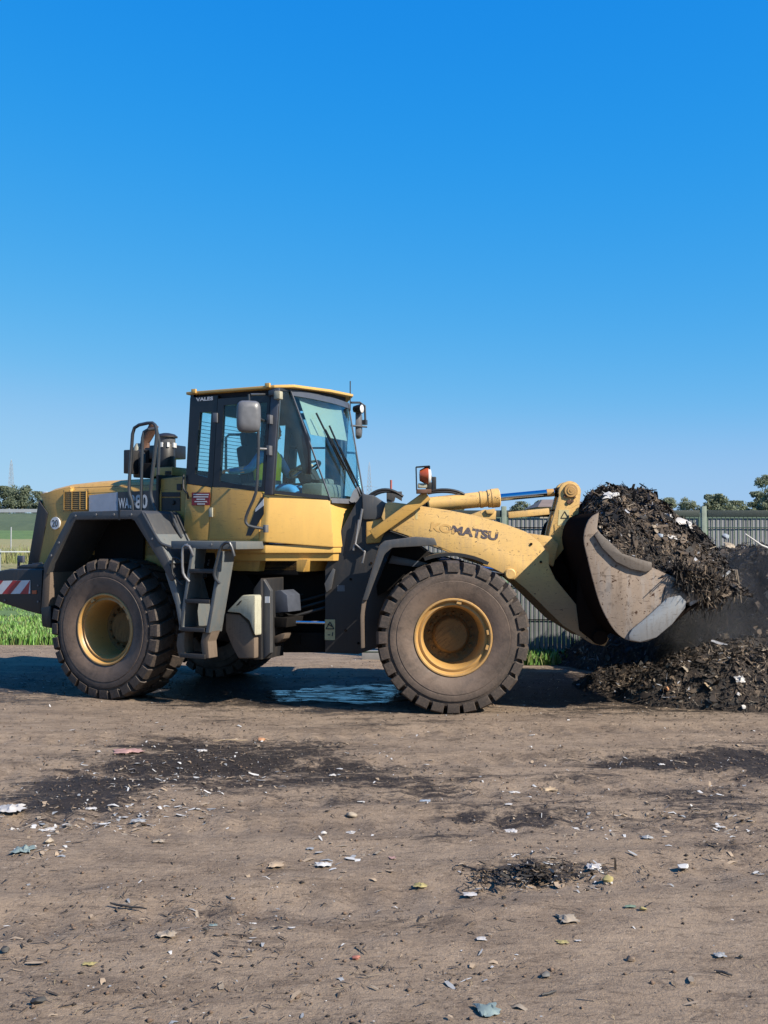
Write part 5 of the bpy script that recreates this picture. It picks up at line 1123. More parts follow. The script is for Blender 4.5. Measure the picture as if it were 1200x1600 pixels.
def yard(name, n, dense, l0, l1, w0, w1, mats, wts, lift, label, cat, flat=.95, yhi=17.5, p=1.25, drift=False):
    extra = []
    P, Nn = yard_sampler(n, dense, yhi=yhi, p=p); n = len(P); D = rng.normal(size=(n, 3)); D[:, 2] *= (1 - flat)
    sz = rng.random(n) ** 5; L = l0 + (l1 - l0) * sz; W = w0 + (w1 - w0) * rng.random(n) * (.25 + sz)
    P[:, 2] += rng.random(n) * lift
    if drift:                                                # wind-blown drifts along the wet patch and the mulch clump
        for (dx0, dx1, dy0, sp, cnt) in ((0, 270, 1287, 7, 150), (60, 330, 1265, 16, 160), (190, 450, 1225, 26, 220), (120, 300, 1195, 20, 90), (780, 960, 1368, 14, 120), (20, 110, 1330, 10, 50), (880, 1180, 1290, 14, 110), (1000, 1200, 1100, 10, 120), (480, 620, 1340, 18, 50)):
            for _ in range(cnt):
                q = gnd(random.uniform(dx0, dx1), dy0 + random.gauss(0, sp)); extra.append((q.x, q.y))
        E2 = np.array(extra); m2 = len(E2); P = np.concatenate([P, np.stack([E2[:, 0], E2[:, 1], gheight(E2[:, 0], E2[:, 1]) + .008], 1)]); Nn = np.concatenate([Nn, np.tile(np.array([[0, 0, 1.]]), (m2, 1))]); n += m2
        D = rng.normal(size=(n, 3)); D[:, 2] *= (1 - flat); s2 = rng.random(m2) ** 2.5; L = np.concatenate([L, .012 + .075 * s2]); W = np.concatenate([W, (.006 + .03 * rng.random(m2)) * (.3 + s2)])
    link(name, strips(P, D, Nn, L, W, rng.uniform(-.05, .3, n), matlist(*mats), rng.choice(len(mats), n, p=np.array(wts) / sum(wts))), kind='stuff', label=label, category=cat)
yard('mulch_fragments', 150000, (.9, .13, .03), .005, .075, .002, .012, ('compost_black', 'compost_dark', 'compost_brown', 'compost_tan'), (2, 4, 6, 4), .012, 'dark shredded mulch fragments trodden into the dirt yard', 'mulch', .9)
yard('straw_bits', 14000, (.25, .4, .08), .012, .085, .002, .005, ('straw', 'compost_tan', 'compost_brown', 'compost_dark'), (3, 3, 2, 2), .01, 'thin straw stalks and splinters strewn over the dirt', 'straw')
yard('plastic_scraps', 12000, (.55, .25, .07), .006, .085, .004, .030, ('scrap_white', 'scrap_tan', 'scrap_grey', 'compost_pale'), (2.6, 4, 1.5, 4), .012, 'tiny pale scraps of paper and plastic strewn over the dirt', 'litter', .85, drift=True)
plain('clod', (0.165, 0.11, 0.075), .95, 0, .3, 8)
def clods(n):
    P, _ = yard_sampler(n, (.4, .4, .12), p=1.25); n = len(P); base = np.array([(1, 0, 0), (0, 1, 0), (-1, 0, 0), (0, -1, 0), (0, 0, 1), (0, 0, -.4)], float); s_ = (.003 + .010 * rng.random(n) ** 3)
    V = P[:, None, :] + base[None] * s_[:, None, None] * rng.uniform(.6, 1.3, (n, 6, 1)) * np.array([1.2, 1.2, .8]); i = np.arange(n)[:, None] * 6
    F = np.concatenate([i + np.array([t]) for t in ([0, 1, 4], [1, 2, 4], [2, 3, 4], [3, 0, 4], [1, 0, 5], [2, 1, 5], [3, 2, 5], [0, 3, 5])], 1).reshape(-1, 3)
    link('dirt_clods', npmesh('dirt_clods', V.reshape(-1, 3), F, matlist('clod', 'compost_dark'), np.repeat((rng.random(n) < .35).astype(int), 8)), kind='stuff', label='small crumbs of dry earth and grit on the yard', category='dirt')
clods(14000)

# puddle under the machine
m, nt, p = newmat('puddle_water'); tc = N(nt, 'ShaderNodeTexCoord'); mp = N(nt, 'ShaderNodeMapping'); mp.inputs['Scale'].default_value = (1.5, 6.0, 1); nt.links.new(tc.outputs['Object'], mp.inputs['Vector'])
p.inputs['Base Color'].default_value = (0.006, 0.006, 0.007, 1); p.inputs['Roughness'].default_value = .05; p.inputs['IOR'].default_value = 1.33
nt.links.new(bump(nt, noise(nt, mp.outputs[0], 4.0, 3, .5, .5), .10, .01), p.inputs['Normal'])
mud = N(nt, 'ShaderNodeBsdfTransparent'); mxs = N(nt, 'ShaderNodeMixShader')
nt.links.new(bw(nt, noise(nt, mp.outputs[0], 2.3, 8, .72, .8), .46, .51), mxs.inputs[0]); nt.links.new(p.outputs[0], mxs.inputs[1]); nt.links.new(mud.outputs[0], mxs.inputs[2]); nt.links.new(mxs.outputs[0], nt.nodes['Material Output'].inputs[0])
def puddle(name, px0, px1, py0, py1, label, z=.022, n=64):
    a, c_ = gnd((px0 + px1) / 2, py0), gnd((px0 + px1) / 2, py1); l, r_ = gnd(px0, (py0 + py1) / 2), gnd(px1, (py0 + py1) / 2); cy = (a.y + c_.y) / 2; cx = (l.x + r_.x) / 2; rx, ry = (r_.x - l.x) / 2, (a.y - c_.y) / 2
    vs = []
    for k in range(n):
        t = 2 * math.pi * k / n; w_ = 1 + .16 * math.sin(3 * t + px0) + .10 * math.sin(7 * t) + .07 * math.sin(13 * t + 2); sq = 1 / (abs(math.cos(t)) ** 3 + abs(math.sin(t)) ** 3) ** (1 / 3)
        vs.append((cx + rx * math.cos(t) * w_ * sq, cy + ry * math.sin(t) * w_ * sq, z))
    b = MB(); b.add(vs, [tuple(range(n))]); return b.build(name, 'puddle_water', None, None, kind='structure')
puddle('puddle', 425, 680, 1074, 1102, '')

# ------------------------------------------------------------------ individual litter
def lit_mat(name, col, rough=.65): plain(name, col, rough, 0, .22, 12)
for nm, c_ in (('pink_cloth', (0.42, 0.25, 0.22)), ('white_film', (0.50, 0.48, 0.46)), ('orange_peel', (0.48, 0.24, 0.12)), ('tan_paper', (0.34, 0.28, 0.21)), ('teal_film', (0.19, 0.25, 0.245)), ('yellow_film', (0.36, 0.30, 0.12)), ('green_film', (0.17, 0.23, 0.16)), ('blue_film', (0.27, 0.32, 0.38)), ('dark_scrap', (0.03, 0.028, 0.026)), ('wood_scrap', (0.17, 0.12, 0.08)), ('grey_stone', (0.09, 0.088, 0.085)), ('cardboard', (0.40, 0.30, 0.19)), ('red_scrap', (0.40, 0.15, 0.10))): lit_mat(nm, c_)
def sheet_mesh(wd, dp, hgt, seed, nx_=9, ny_=7):
    r_ = np.random.default_rng(seed); b = MB(); g = []
    ang = r_.uniform(0, 6.28)
    for j in range(ny_):
        for i in range(nx_):
            u, v = i / (nx_ - 1) - .5, j / (ny_ - 1) - .5; edge = (1 - .30 * r_.random() * (abs(u) > .4 or abs(v) > .4)) * (.72 + .38 * abs(math.sin(2.3 * math.atan2(v, u) + ang)))
            z = hgt * (abs(math.sin(u * 7 + v * 5 + ang)) * .5 + r_.random() * .5) * (1.1 - 1.5 * max(abs(u), abs(v)))
            g.append((u * wd * edge + r_.normal() * wd * .03, v * dp * edge + r_.normal() * dp * .03, max(.004, z)))
    b.add(g, [(j * nx_ + i, j * nx_ + i + 1, (j + 1) * nx_ + i + 1, (j + 1) * nx_ + i) for j in range(ny_ - 1) for i in range(nx_ - 1)]); return b
def lump_mesh(wd, dp, hgt, seed):
    r_ = np.random.default_rng(seed); b = MB(); bm = bmesh.new(); bmesh.ops.create_icosphere(bm, subdivisions=2, radius=.5)
    ax = [r_.normal(size=3) for _ in range(9)]; ax = [a / np.linalg.norm(a) for a in ax]; cut = r_.uniform(.22, .42, 9)
    for v in bm.verts:                                   # slice the ball with random planes, then crumple
        p = np.array(v.co)
        for a, c_ in zip(ax, cut):
            d = p @ a
            if d > c_: p = p - a * (d - c_) * .9
        p = p * r_.uniform(.86, 1.12); v.co = (p[0] * wd, p[1] * dp, max(0, (p[2] + .28) * hgt))
    b.add([v.co.copy() for v in bm.verts], [[v.index for v in f.verts] for f in bm.faces]); bm.free(); return b
def stick_mesh(ln, r_, seed):
    q = np.random.default_rng(seed); pts = [(ln * (t - .5), q.normal() * ln * .03, r_ + abs(q.normal()) * ln * .02) for t in np.linspace(0, 1, 6)]; b = MB(); b.tube(pts, [r_ * k for k in (.6, 1, .9, 1, .8, .5)], 6)
    k = pts[3]; b.tube([k, (k[0] + ln * .12, k[1] + ln * .10, k[2] + ln * .05)], [r_ * .6, r_ * .3], 5); return b
LIT = [ # kind, px, py, width px, material, rot, name, label, category
 ('sheet', 200, 1176, 58, 'pink_cloth', 4, 'cloth_scrap', 'pink crumpled rag lying on the dark wet patch', 'rag'),
 ('sheet', 315, 1174, 24, 'white_film', 2, 'plastic_scrap', 'white crumpled plastic piece right of the pink rag', 'plastic scrap'),
 ('lump', 409, 1156, 19, 'orange_peel', 0, 'fruit_scrap', 'small orange lump at the end of a tan stick', 'food scrap'),
 ('stick', 360, 1156, 66, 'cardboard', 0, 'stick', 'long tan stick lying beside the orange lump', 'stick'),
 ('sheet', 18, 1266, 56, 'white_film', 3, 'plastic_sheet', 'largest white plastic sheet at the edge of the black wet patch', 'plastic sheet'),
 ('sheet', 18, 1286, 28, 'white_film', 1, 'plastic_scrap', 'flat white scrap just in front of the large white sheet', 'plastic scrap'),
 ('sheet', 76, 1286, 28, 'white_film', 5, 'paper_scrap', 'white paper strip right of the large white sheet', 'paper scrap'),
 ('sheet', 103, 1288, 14, 'white_film', 2, 'paper_scrap', 'small white flake at the right end of the paper strip', 'paper scrap'),
 ('sheet', 142, 1262, 26, 'white_film', 0, 'plastic_scrap', 'slanted white plastic strip on the lower edge of the black wet patch', 'plastic scrap'),
 ('sheet', 216, 1283, 34, 'scrap_grey', 1, 'plastic_scrap', 'grey torn film on pale dirt below the black wet patch', 'plastic scrap'),
 ('lump', 77, 1318, 22, 'tan_paper', 2, 'paper_ball', 'crumpled beige paper standing up on the pale dirt', 'paper scrap'),
 ('sheet', 38, 1332, 40, 'teal_film', 0, 'film_scrap', 'dull blue grey film bunched on the dirt left of the beige paper', 'plastic film'),
 ('sheet', 248, 1317, 26, 'tan_paper', 3, 'paper_scrap', 'beige folded paper lying alone below the black wet patch', 'paper scrap'),
 ('lump', 549, 1275, 24, 'tan_paper', 1, 'paper_ball', 'beige crumpled paper lump at mid yard', 'paper scrap'),
 ('sheet', 548, 1297, 20, 'white_film', 2, 'paper_scrap', 'white flat scrap just in front of the beige paper lump', 'paper scrap'),
 ('lump', 506, 1308, 16, 'white_film', 2, 'plastic_scrap', 'white cup shaped scrap with a dark shaded side', 'plastic scrap'),
 ('sheet', 485, 1328, 16, 'scrap_grey', 2, 'plastic_scrap', 'thin grey strip in front of the white cup shaped scrap', 'plastic scrap'),
 ('sheet', 505, 1353, 36, 'scrap_white', 0, 'plastic_scrap', 'long torn off white scrap at the middle of the yard', 'plastic scrap'),
 ('sheet', 430, 1353, 34, 'scrap_tan', 0, 'paper_scrap', 'tan shredded scrap left of the torn white scrap', 'paper scrap'),
 ('stick', 200, 1419, 80, 'dark_scrap', -5, 'stick', 'long dark thin stick lying on open dirt', 'stick'),
 ('sheet', 333, 1443, 18, 'teal_film', 0, 'film_scrap', 'small teal plastic film on open dirt', 'plastic film'),
 ('sheet', 260, 1471, 40, 'tan_paper', 1, 'cardboard_scrap', 'pale flat cardboard strip with torn ends', 'cardboard'),
 ('lump', 555, 1500, 20, 'red_scrap', 2, 'plastic_scrap', 'small orange red scrap on bare dirt', 'plastic scrap'),
 ('sheet', 140, 1515, 28, 'yellow_film', 1, 'film_scrap', 'dull yellow film scrap among straw', 'plastic film'),
 ('lump', 8, 1496, 18, 'dark_scrap', 1, 'dark_lump', 'black lump at the left edge of the yard', 'lump'),
 ('sheet', 456, 1457, 14, 'white_film', 1, 'plastic_scrap', 'small bright white scrap on bare dirt', 'plastic scrap'),
 ('lump', 949, 1379, 26, 'yellow_film', 2, 'film_ball', 'crumpled yellow plastic ball beside the dark clump of mulch', 'plastic scrap'),
 ('sheet', 927, 1358, 32, 'white_film', 0, 'paper_scrap', 'white paper strip behind the yellow plastic ball', 'paper scrap'),
 ('lump', 1068, 1357, 30, 'scrap_white', 1, 'paper_ball', 'white crumpled paper right of the yellow plastic ball', 'paper scrap'),
 ('sheet', 879, 1473, 24, 'yellow_film', 0, 'film_scrap', 'flat mustard yellow scrap next to a white chip', 'plastic film'),
 ('sheet', 903, 1470, 12, 'white_film', 0, 'plastic_chip', 'tiny white chip right of the mustard yellow scrap', 'plastic scrap'),
 ('sheet', 752, 1468, 20, 'white_film', 1, 'paper_scrap', 'square white paper scrap in the foreground dirt', 'paper scrap'),
 ('sheet', 985, 1419, 24, 'green_film', 0, 'film_scrap', 'grey green film beside a small yellow scrap', 'plastic film'),
 ('lump', 1005, 1425, 16, 'yellow_film', 0, 'film_ball', 'small yellow scrap right of the grey green film', 'plastic scrap'),
 ('sheet', 886, 1438, 42, 'tan_paper', 1, 'paper_scrap', 'long tan torn strip in the foreground dirt', 'paper scrap'),
 ('lump', 853, 1522, 24, 'grey_stone', 1, 'stone', 'dark grey flat stone in the foreground dirt', 'stone'),
 ('stick', 858, 1553, 36, 'dark_scrap', 10, 'twig', 'dark forked twig in the foreground dirt', 'twig'),
 ('sheet', 762, 1586, 52, 'teal_film', 2, 'film_scrap', 'long teal grey plastic film at the bottom of the yard', 'plastic film'),
 ('sheet', 664, 1259, 24, 'blue_film', 0, 'film_scrap', 'pale blue film lying on a dark damp patch', 'plastic film'),
 ('sheet', 803, 1236, 22, 'white_film', 1, 'paper_scrap', 'white strip furthest back in the row of three strips at mid yard', 'paper scrap'),
 ('sheet', 795, 1262, 16, 'white_film', 0, 'paper_scrap', 'small white strip between two longer white strips', 'paper scrap'),
 ('sheet', 800, 1293, 26, 'white_film', 1, 'paper_scrap', 'white strip nearest the front in the row of three strips', 'paper scrap'),
 ('sheet', 856, 1227, 34, 'cardboard', 1, 'cardboard_scrap', 'brown flattened cardboard bit on a dark damp patch', 'cardboard'),
 ('sheet', 613, 1344, 14, 'pink_cloth', 1, 'cloth_scrap', 'tiny pink scrap alone on the dirt', 'rag'),
 ('sheet', 735, 1396, 30, 'white_film', 0, 'paper_scrap', 'thin white strip in front of the dark mulch clump', 'paper scrap'),
 ('lump', 787, 1400, 12, 'dark_scrap', 0, 'dark_lump', 'small dark lump between the white strip and the mulch clump', 'lump'),
 ('sheet', 657, 1383, 28, 'yellow_film', 0, 'film_scrap', 'yellowish strip left of the dark mulch clump', 'plastic film'),
 ('sheet', 1033, 1196, 14, 'white_film', 0, 'paper_scrap', 'small white scrap on the dark puddle edge', 'paper scrap'),
 ('stick', 1130, 1522, 34, 'dark_scrap', -12, 'twig', 'straight dark twig lying at lower right of the yard', 'twig'),
 ('lump', 985, 1497, 20, 'wood_scrap', 0, 'wood_chunk', 'brown wood chunk in the foreground dirt', 'wood'),
 ('sheet', 1125, 1494, 26, 'scrap_grey', 1, 'plastic_scrap', 'grey curled scrap at the right of the foreground', 'plastic scrap'),
 ('lump', 320, 1460, 12, 'dark_scrap', 0, 'dark_lump', 'small black lump near the pale cardboard strip', 'lump'),
 ('lump', 60, 1578, 30, 'dark_scrap', 0, 'dark_lump', 'flat black clump in the lower left corner of the yard', 'lump'),
 ('sheet', 1010, 1315, 24, 'scrap_grey', 0, 'plastic_scrap', 'grey twisted strip at right mid yard', 'plastic scrap'),
 ('sheet', 520, 1213, 16, 'white_film', 0, 'paper_scrap', 'white oval scrap on the dark wet patch, nearest the loader front wheel', 'paper scrap'),
 ('lump', 1157, 1497, 12, 'dark_scrap', 0, 'dark_lump', 'small black lump beside the grey curled scrap', 'lump'),
]
for i, (kd, px, py, wpx, mt, rot, nm, lab, cat) in enumerate(LIT):
    p = gnd(px, py); wd = wpx / FPX * p.y * .82; p.z = float(gheight(np.array([p.x]), np.array([p.y]))[0]) + .004
    if kd == 'sheet': b = sheet_mesh(wd, wd * random.uniform(.5, 1.1), wd * random.uniform(.14, .34), 100 + i)
    elif kd == 'lump': b = lump_mesh(wd, wd * .8, wd * random.uniform(.45, .75), 200 + i)
    else: b = stick_mesh(wd, max(.006, wd * .02), 300 + i)
    o = b.build(nm, mt, None, None, 0, 40, label=lab, category=cat); o.location = p; o.rotation_euler.z = R(rot * 3)
# dark clump of mulch on the yard
cp_ = gnd(830, 1368)
def clump_sampler(n):
    a = rng.uniform(0, 6.28, n); r_ = rng.random(n) ** 1.0 * (1 + .5 * np.sin(a * 2 + .6) + .3 * np.sin(a * 5)); x = cp_.x + np.cos(a) * r_ * .32; y = cp_.y + np.sin(a) * r_ * .20; z = .06 * np.clip(1 - r_ * 1.6, 0, 1) * rng.random(n) + .008
    return np.stack([x, y, z], 1), np.tile(np.array([[0, 0, 1.0]]), (n, 1))
link('mulch_clump', shreds(480, clump_sampler, .02, .13, .004, .020, [3, 5, 6, 4, 2, .6], .008, .85), kind='stuff', label='small ragged clump of dark mulch and straw dropped on the open dirt', category='mulch')

# distinct pieces in the bucket load and the heap
def hit_load(px, py, y):
    d = ray(px, py); c, s_ = math.cos(YF), math.sin(YF)
    for t in np.arange(9.0, 14.0, .02):
        P = Vector((0, 0, CAM_H)) + d * t; X_, Y_ = P.x - JX, P.y - JY; lx_, ly_ = c * X_ + s_ * Y_, -s_ * X_ + c * Y_
        if abs(ly_) < 1.37 and txs[0] < lx_ < txs[-1] and P.z < float(load_h(np.array([lx_]), np.array([ly_]))[0]) + .02: return P
    return at_front(px, py, y)
def hit_heap(px, py):
    d = ray(px, py)
    for t in np.arange(9.5, 15.0, .02):
        P = Vector((0, 0, CAM_H)) + d * t
        if P.z < max(.01, float(heap_h(np.array([P.x]), np.array([P.y]))[0])) + .02: return P
    return gnd(px, py)
def at_front(px, py, y): x, z = fs(y, (px, py))[0]; return l2w(YF, x, y, z)
for i, (kd, px, py, y, wpx, mt, nm, lab, cat, tilt_) in enumerate((
    ('sheet', 1043, 806, -.75, 17, 'white_film', 'plastic_scrap', 'white plastic piece near the top of the bucket load', 'plastic scrap', 40),
    ('sheet', 1066, 818, -.7, 40, 'white_film', 'plastic_strip', 'long pale strip slanting down across the bucket load', 'plastic scrap', 35),
    ('lump', 1031, 840, -.95, 14, 'blue_film', 'plastic_ball', 'small blue plastic ball stuck in the bucket load', 'plastic ball', 50),
    ('sheet', 1050, 840, -.95, 18, 'white_film', 'plastic_scrap', 'white strip right of the small blue ball', 'plastic scrap', 40),
    ('sheet', 955, 776, -.15, 34, 'scrap_white', 'plastic_sheet', 'whitish sheet on the peak of the bucket load', 'plastic sheet', 50),
    ('lump', 938, 827, -1.3, 11, 'tan_paper', 'plastic_scrap', 'small pale cap wedged behind the bucket side plate', 'plastic scrap', 50),
    ('sheet', 1060, 900, -1.44, 20, 'cardboard', 'cloth_scrap', 'brown limp rag hanging over the bucket side', 'rag', 85),
    ('sheet', 1140, 853, -.2, 22, 'tan_paper', 'paper_scrap', 'beige scrap at the front slope of the bucket load', 'paper scrap', 50),
    ('lump', 1133, 840, -.1, 14, 'blue_film', 'film_ball', 'greyish blue crumpled film at the front slope of the bucket load', 'plastic scrap', 50))):
    p = hit_load(px, py, y); wd = wpx / FPX * p.y * .85
    b = sheet_mesh(wd, wd * .7, wd * .3, 500 + i) if kd == 'sheet' else lump_mesh(wd, wd, wd * .8, 500 + i)
    o = b.build(nm, mt, None, None, 0, 40, label=lab, category=cat); o.location = p; o.rotation_euler = (R(tilt_ * .8), R(random.uniform(-25, 25)), YF)
p, q = at_front(1106, 921, -1.25), at_front(1140, 893, -1.1); b = MB(); b.tube([(0, 0, 0), (q - p) * .5 + Vector((0, 0, -.01)), q - p], [.022, .02, .015], 7); b.build('pole', 'scrap_grey', None, None, label='grey stick jutting from the load over the bucket lip', category='stick').location = p
b = MB(); p = at_front(1145, 890, -.9)
for k in range(26):
    a, c_ = random.uniform(-.07, .07), random.uniform(-.12, .12); ln = random.uniform(.2, .42); b.tube([(a, c_, 0), (a * 1.2 + .02, c_, -ln * .5), (a * 1.6 + random.uniform(-.03, .03), c_ * 1.2, -ln)], [.008, .007, .003], 4)
b.build('straw_bundle', ('compost_pale',), None, None, label='bundle of pale stalks dangling from the bucket lip', category='straw').location = p
p, q = Vector((4.45, 12.2, 0)), Vector((5.0, 12.7, 0)); p = far(1164, 834, 12.4); q = far(1215, 862, 12.6); b = MB(); b.tube([(0, 0, 0), (q - p) * .5 + Vector((0, 0, -.03)), q - p], [.008, .012, .013], 8); b.build('branch', 'scrap_white', None, None, label='pale bare stick poking out of the heap top', category='stick').location = p
for i, (px, py, Y, wpx, kd, mt, nm, lab, cat) in enumerate((
    (1156, 1062, 11.1, 18, 'sheet', 'white_film', 'paper_scrap', 'white folded scrap on the heap foot, upper of two', 'paper scrap'), (1153, 1086, 11.0, 9, 'lump', 'white_film', 'plastic_chip', 'small white chip just below the folded white scrap', 'plastic scrap'),
    (1160, 1106, 10.9, 10, 'lump', 'white_film', 'plastic_chip', 'white rounded chip on the ground at the heap foot', 'plastic scrap'), (1070, 1046, 11.4, 16, 'sheet', 'tan_paper', 'paper_scrap', 'upright beige shard on the sunlit heap foot', 'paper scrap'),
    (1105, 1075, 11.2, 22, 'sheet', 'cardboard', 'cardboard_scrap', 'pale brown cardboard bit on the sunlit heap foot', 'cardboard'), (1040, 1078, 11.1, 12, 'lump', 'orange_peel', 'fruit_scrap', 'reddish scrap on the sunlit heap foot', 'food scrap'))):
    p = hit_heap(px, py); wd = wpx / FPX * Y
    b = sheet_mesh(wd, wd * .8, wd * .4, 700 + i) if kd == 'sheet' else lump_mesh(wd, wd * .8, wd * .7, 700 + i)
    o = b.build(nm, mt, None, None, 0, 40, label=lab, category=cat); o.location = p; o.rotation_euler = (R(45), 0, R(20 * i))

# ------------------------------------------------------------------ FENCE behind the boom
plain('fence_green', (0.035, 0.075, 0.055), .5, .1); plain('fence_post', (0.24, 0.29, 0.23), .5); plain('slat_grey', (0.27, 0.275, 0.285), .65, 0, .18, 3); plain('slat_dark', (0.20, 0.205, 0.215), .65, 0, .18, 3); plain('rail_dark', (0.02, 0.035, 0.03), .6)
FY, FT = 15.4, 2.26
FE = empty('fence', (-1.2, FY, 0), 'grey slatted mesh fence with green posts behind the raised boom', 'fence')
posts = [1.62, 3.0, 6.0, 9.0, 12.0]
b = MB(); b.box((0, -.02, 1.15), (.075, .075, 2.30)); PM = b.mesh('post', matlist('fence_post'), .008)
for x in posts: link('post', PM, FE).location.x = x
b = MB(); b.box((0, 0, 1.08), (.058, .012, 2.08)); SM1 = b.mesh('slat', matlist('slat_grey'), .003); b = MB(); b.box((0, .003, 1.08), (.058, .012, 2.08)); SM2 = b.mesh('slat', matlist('slat_dark'), .003)
n_sl = 0
for k in range(len(posts) - 1):
    x = posts[k] + .10
    while x < posts[k + 1] - .08 and n_sl < 290:
        link('slat', SM1 if random.random() < .7 else SM2, FE).location.x = x; x += .0665; n_sl += 1
    b = MB(); x = posts[k] + .067
    while x < posts[k + 1] - .05: b.box((x, -.018, 1.10), (.008, .006, 2.16)); x += .0665
    b.build('wire_rods', 'fence_green', FE, kind='stuff')
    for z in (.12, .60, 1.10, 1.60, 1.98):
        b = MB(); b.box(((posts[k] + posts[k + 1]) / 2, -.026, z), (2.94, .008, .014)); b.build('cross_wire', 'fence_green', FE)
    b = MB(); b.box(((posts[k] + posts[k + 1]) / 2, -.01, 2.19), (2.88, .06, .10)); b.build('top_rail', 'rail_dark', FE, None, .006)
    b = MB(); b.box(((posts[k] + posts[k + 1]) / 2, 0, .06), (2.88, .05, .16)); b.build('base_board', 'slat_grey', FE, None, .006)

# ------------------------------------------------------------------ BACKGROUND: rails, masts, roof, trees
plain('galvanised', (0.48, 0.50, 0.52), .5, .4); plain('pylon_steel', (0.34, 0.37, 0.41), .6, .2); plain('mast_red', (0.40, 0.10, 0.08), .6)
GR = empty('guard_rail', (-45, 95, 3.3), 'pale metal guard rail along the far embankment road', 'guard rail')
z0 = far(30, 798, 101).z
b = MB(); b.box((0, 6, z0 - 3.3), (60, .08, .34)); b.build('rail_beam', 'galvanised', GR)
for k in range(16): b = MB() if k == 0 else b; 
b = MB(); b.box((0, 0, 0), (.12, .1, 1.0)); gpm = b.mesh('post', matlist('galvanised'))
for k in range(15): link('post', gpm, GR).location = (-28 + k * 4, 6.1, z0 - 3.55)
FR = empty('field_rail', (-20, 40, .2), 'thin white field fence rail behind the loader tail', 'rail')
z0 = far(20, 862, 40).z - .2
b = MB(); b.box((3, 0, z0), (22, .04, .045)); b.build('rail_bar', 'white_paint', FR)
b = MB(); b.box((0, .05, 0), (.05, .05, 1.1)); rpm = b.mesh('post', matlist('galvanised'))
for k in range(8): link('post', rpm, FR).location = (-7 + k * 3, 0, z0 - .45)
p = far(17, 866, 55); b = MB(); b.tube([(0, 0, 0), (0, 0, 1.6)], .035, 8); b.build('marker_post', 'galvanised', None, None, label='slim white post standing in the dry field', category='post').location = (p.x, 55, .8)
def lattice(name, px, pyt, pyb, Y, wtop, wbot, label, mat='pylon_steel', arms=()):
    t, bt = far(px, pyt, Y), far(px, pyb, Y); H_ = t.z - bt.z; root = empty(name, (bt.x, Y, bt.z), label, 'pylon'); b = MB(); r_ = Y * .00016
    def w_(s): return wbot + (wtop - wbot) * s ** .8
    n = 10
    for sx_ in (-1, 1):
        for sy in (-1, 1): b.tube([(sx_ * w_(s) / 2, sy * w_(s) / 2, H_ * s) for s in np.linspace(0, .9, 6)] + [(0, 0, H_)], r_, 5)
    b.build('tower_leg', mat, root); b = MB()
    for k in range(n):
        s0, s1 = k / n * .9, (k + 1) / n * .9
        for sy in (-1, 1):
            a, c_ = w_(s0) / 2, w_(s1) / 2; b.tube([(-a, sy * a, H_ * s0), (c_, sy * c_, H_ * s1)], r_ * .7, 4); b.tube([(a, sy * a, H_ * s0), (-c_, sy * c_, H_ * s1)], r_ * .7, 4); b.tube([(-c_, sy * c_, H_ * s1), (c_, sy * c_, H_ * s1)], r_ * .6, 4)
    b.build('tower_bracing', mat, root, kind='stuff')
    for (s, hw) in arms: b = MB(); b.tube([(-hw, 0, H_ * s), (0, 0, H_ * s + hw * .12), (hw, 0, H_ * s)], r_ * .8, 5); b.build('cross_arm', mat, root)
lattice('pylon', 17, 718, 797, 240, .35, 1.7, 'tall grey lattice pylon rising over the trees behind the loader tail')
lattice('pylon', 577, 722, 790, 330, .3, 2.4, 'grey lattice pylon just right of the loader cab', arms=((.42, 2.6),))
p = far(611, 790, 150); t = far(611, 750, 150); b = MB(); b.tube([(0, 0, 0), (0, 0, t.z - p.z)], .16, 8); b.build('mast', 'mast_red', None, None, label='thin reddish mast between the pylon and the headlamps', category='mast').location = p
# house roof beyond the fence
plain('roof_tile', (0.22, 0.165, 0.135), .8, 0, .2, 1); plain('house_wall', (0.42, 0.38, 0.32), .8)
p = far(872, 800, 70); HS = empty('house', (p.x, 70, 0), 'house with a brown tiled roof beyond the fence behind the bell crank', 'house'); hz = p.z
b = MB(); b.box((0, 0, (hz + .3) / 2), (3.4, 6, hz + .3)); b.build('wall', 'house_wall', HS)
b = MB(); b.loft([[(-1.9, y_, hz + .25), (1.9, y_, hz + .25), (1.1, y_ * .05, hz + .85), (-1.1, y_ * .05, hz + .85)] for y_ in (-3.4, 3.4)], True); b.build('roof', 'roof_tile', HS)

def leaf_mat(nm, c_):
    c_ = tuple(v * ALB for v in c_)
    m, nt, p = newmat(nm); tc = N(nt, 'ShaderNodeTexCoord'); n = noise(nt, tc.outputs['Object'], .7, 4, .6)
    nt.links.new(mix(nt, bw(nt, n, .3, .7), tuple(x * .65 for x in c_), tuple(x * 1.35 for x in c_)), p.inputs['Base Color']); p.inputs['Roughness'].default_value = .7
    t = N(nt, 'ShaderNodeBsdfTranslucent'); t.inputs[0].default_value = (*[v * 1.6 for v in c_], 1); mx = N(nt, 'ShaderNodeMixShader'); mx.inputs[0].default_value = .4
    nt.links.new(p.outputs[0], mx.inputs[1]); nt.links.new(t.outputs[0], mx.inputs[2]); nt.links.new(mx.outputs[0], nt.nodes['Material Output'].inputs[0])
leaf_mat('leaf_dark', (0.120, 0.155, 0.100)); leaf_mat('leaf_mid', (0.20, 0.235, 0.145)); leaf_mat('leaf_pale', (0.29, 0.32, 0.21)); plain('bark', (0.09, 0.07, 0.05), .9)  # leaf tones paled and greyed to stand in for distance haze
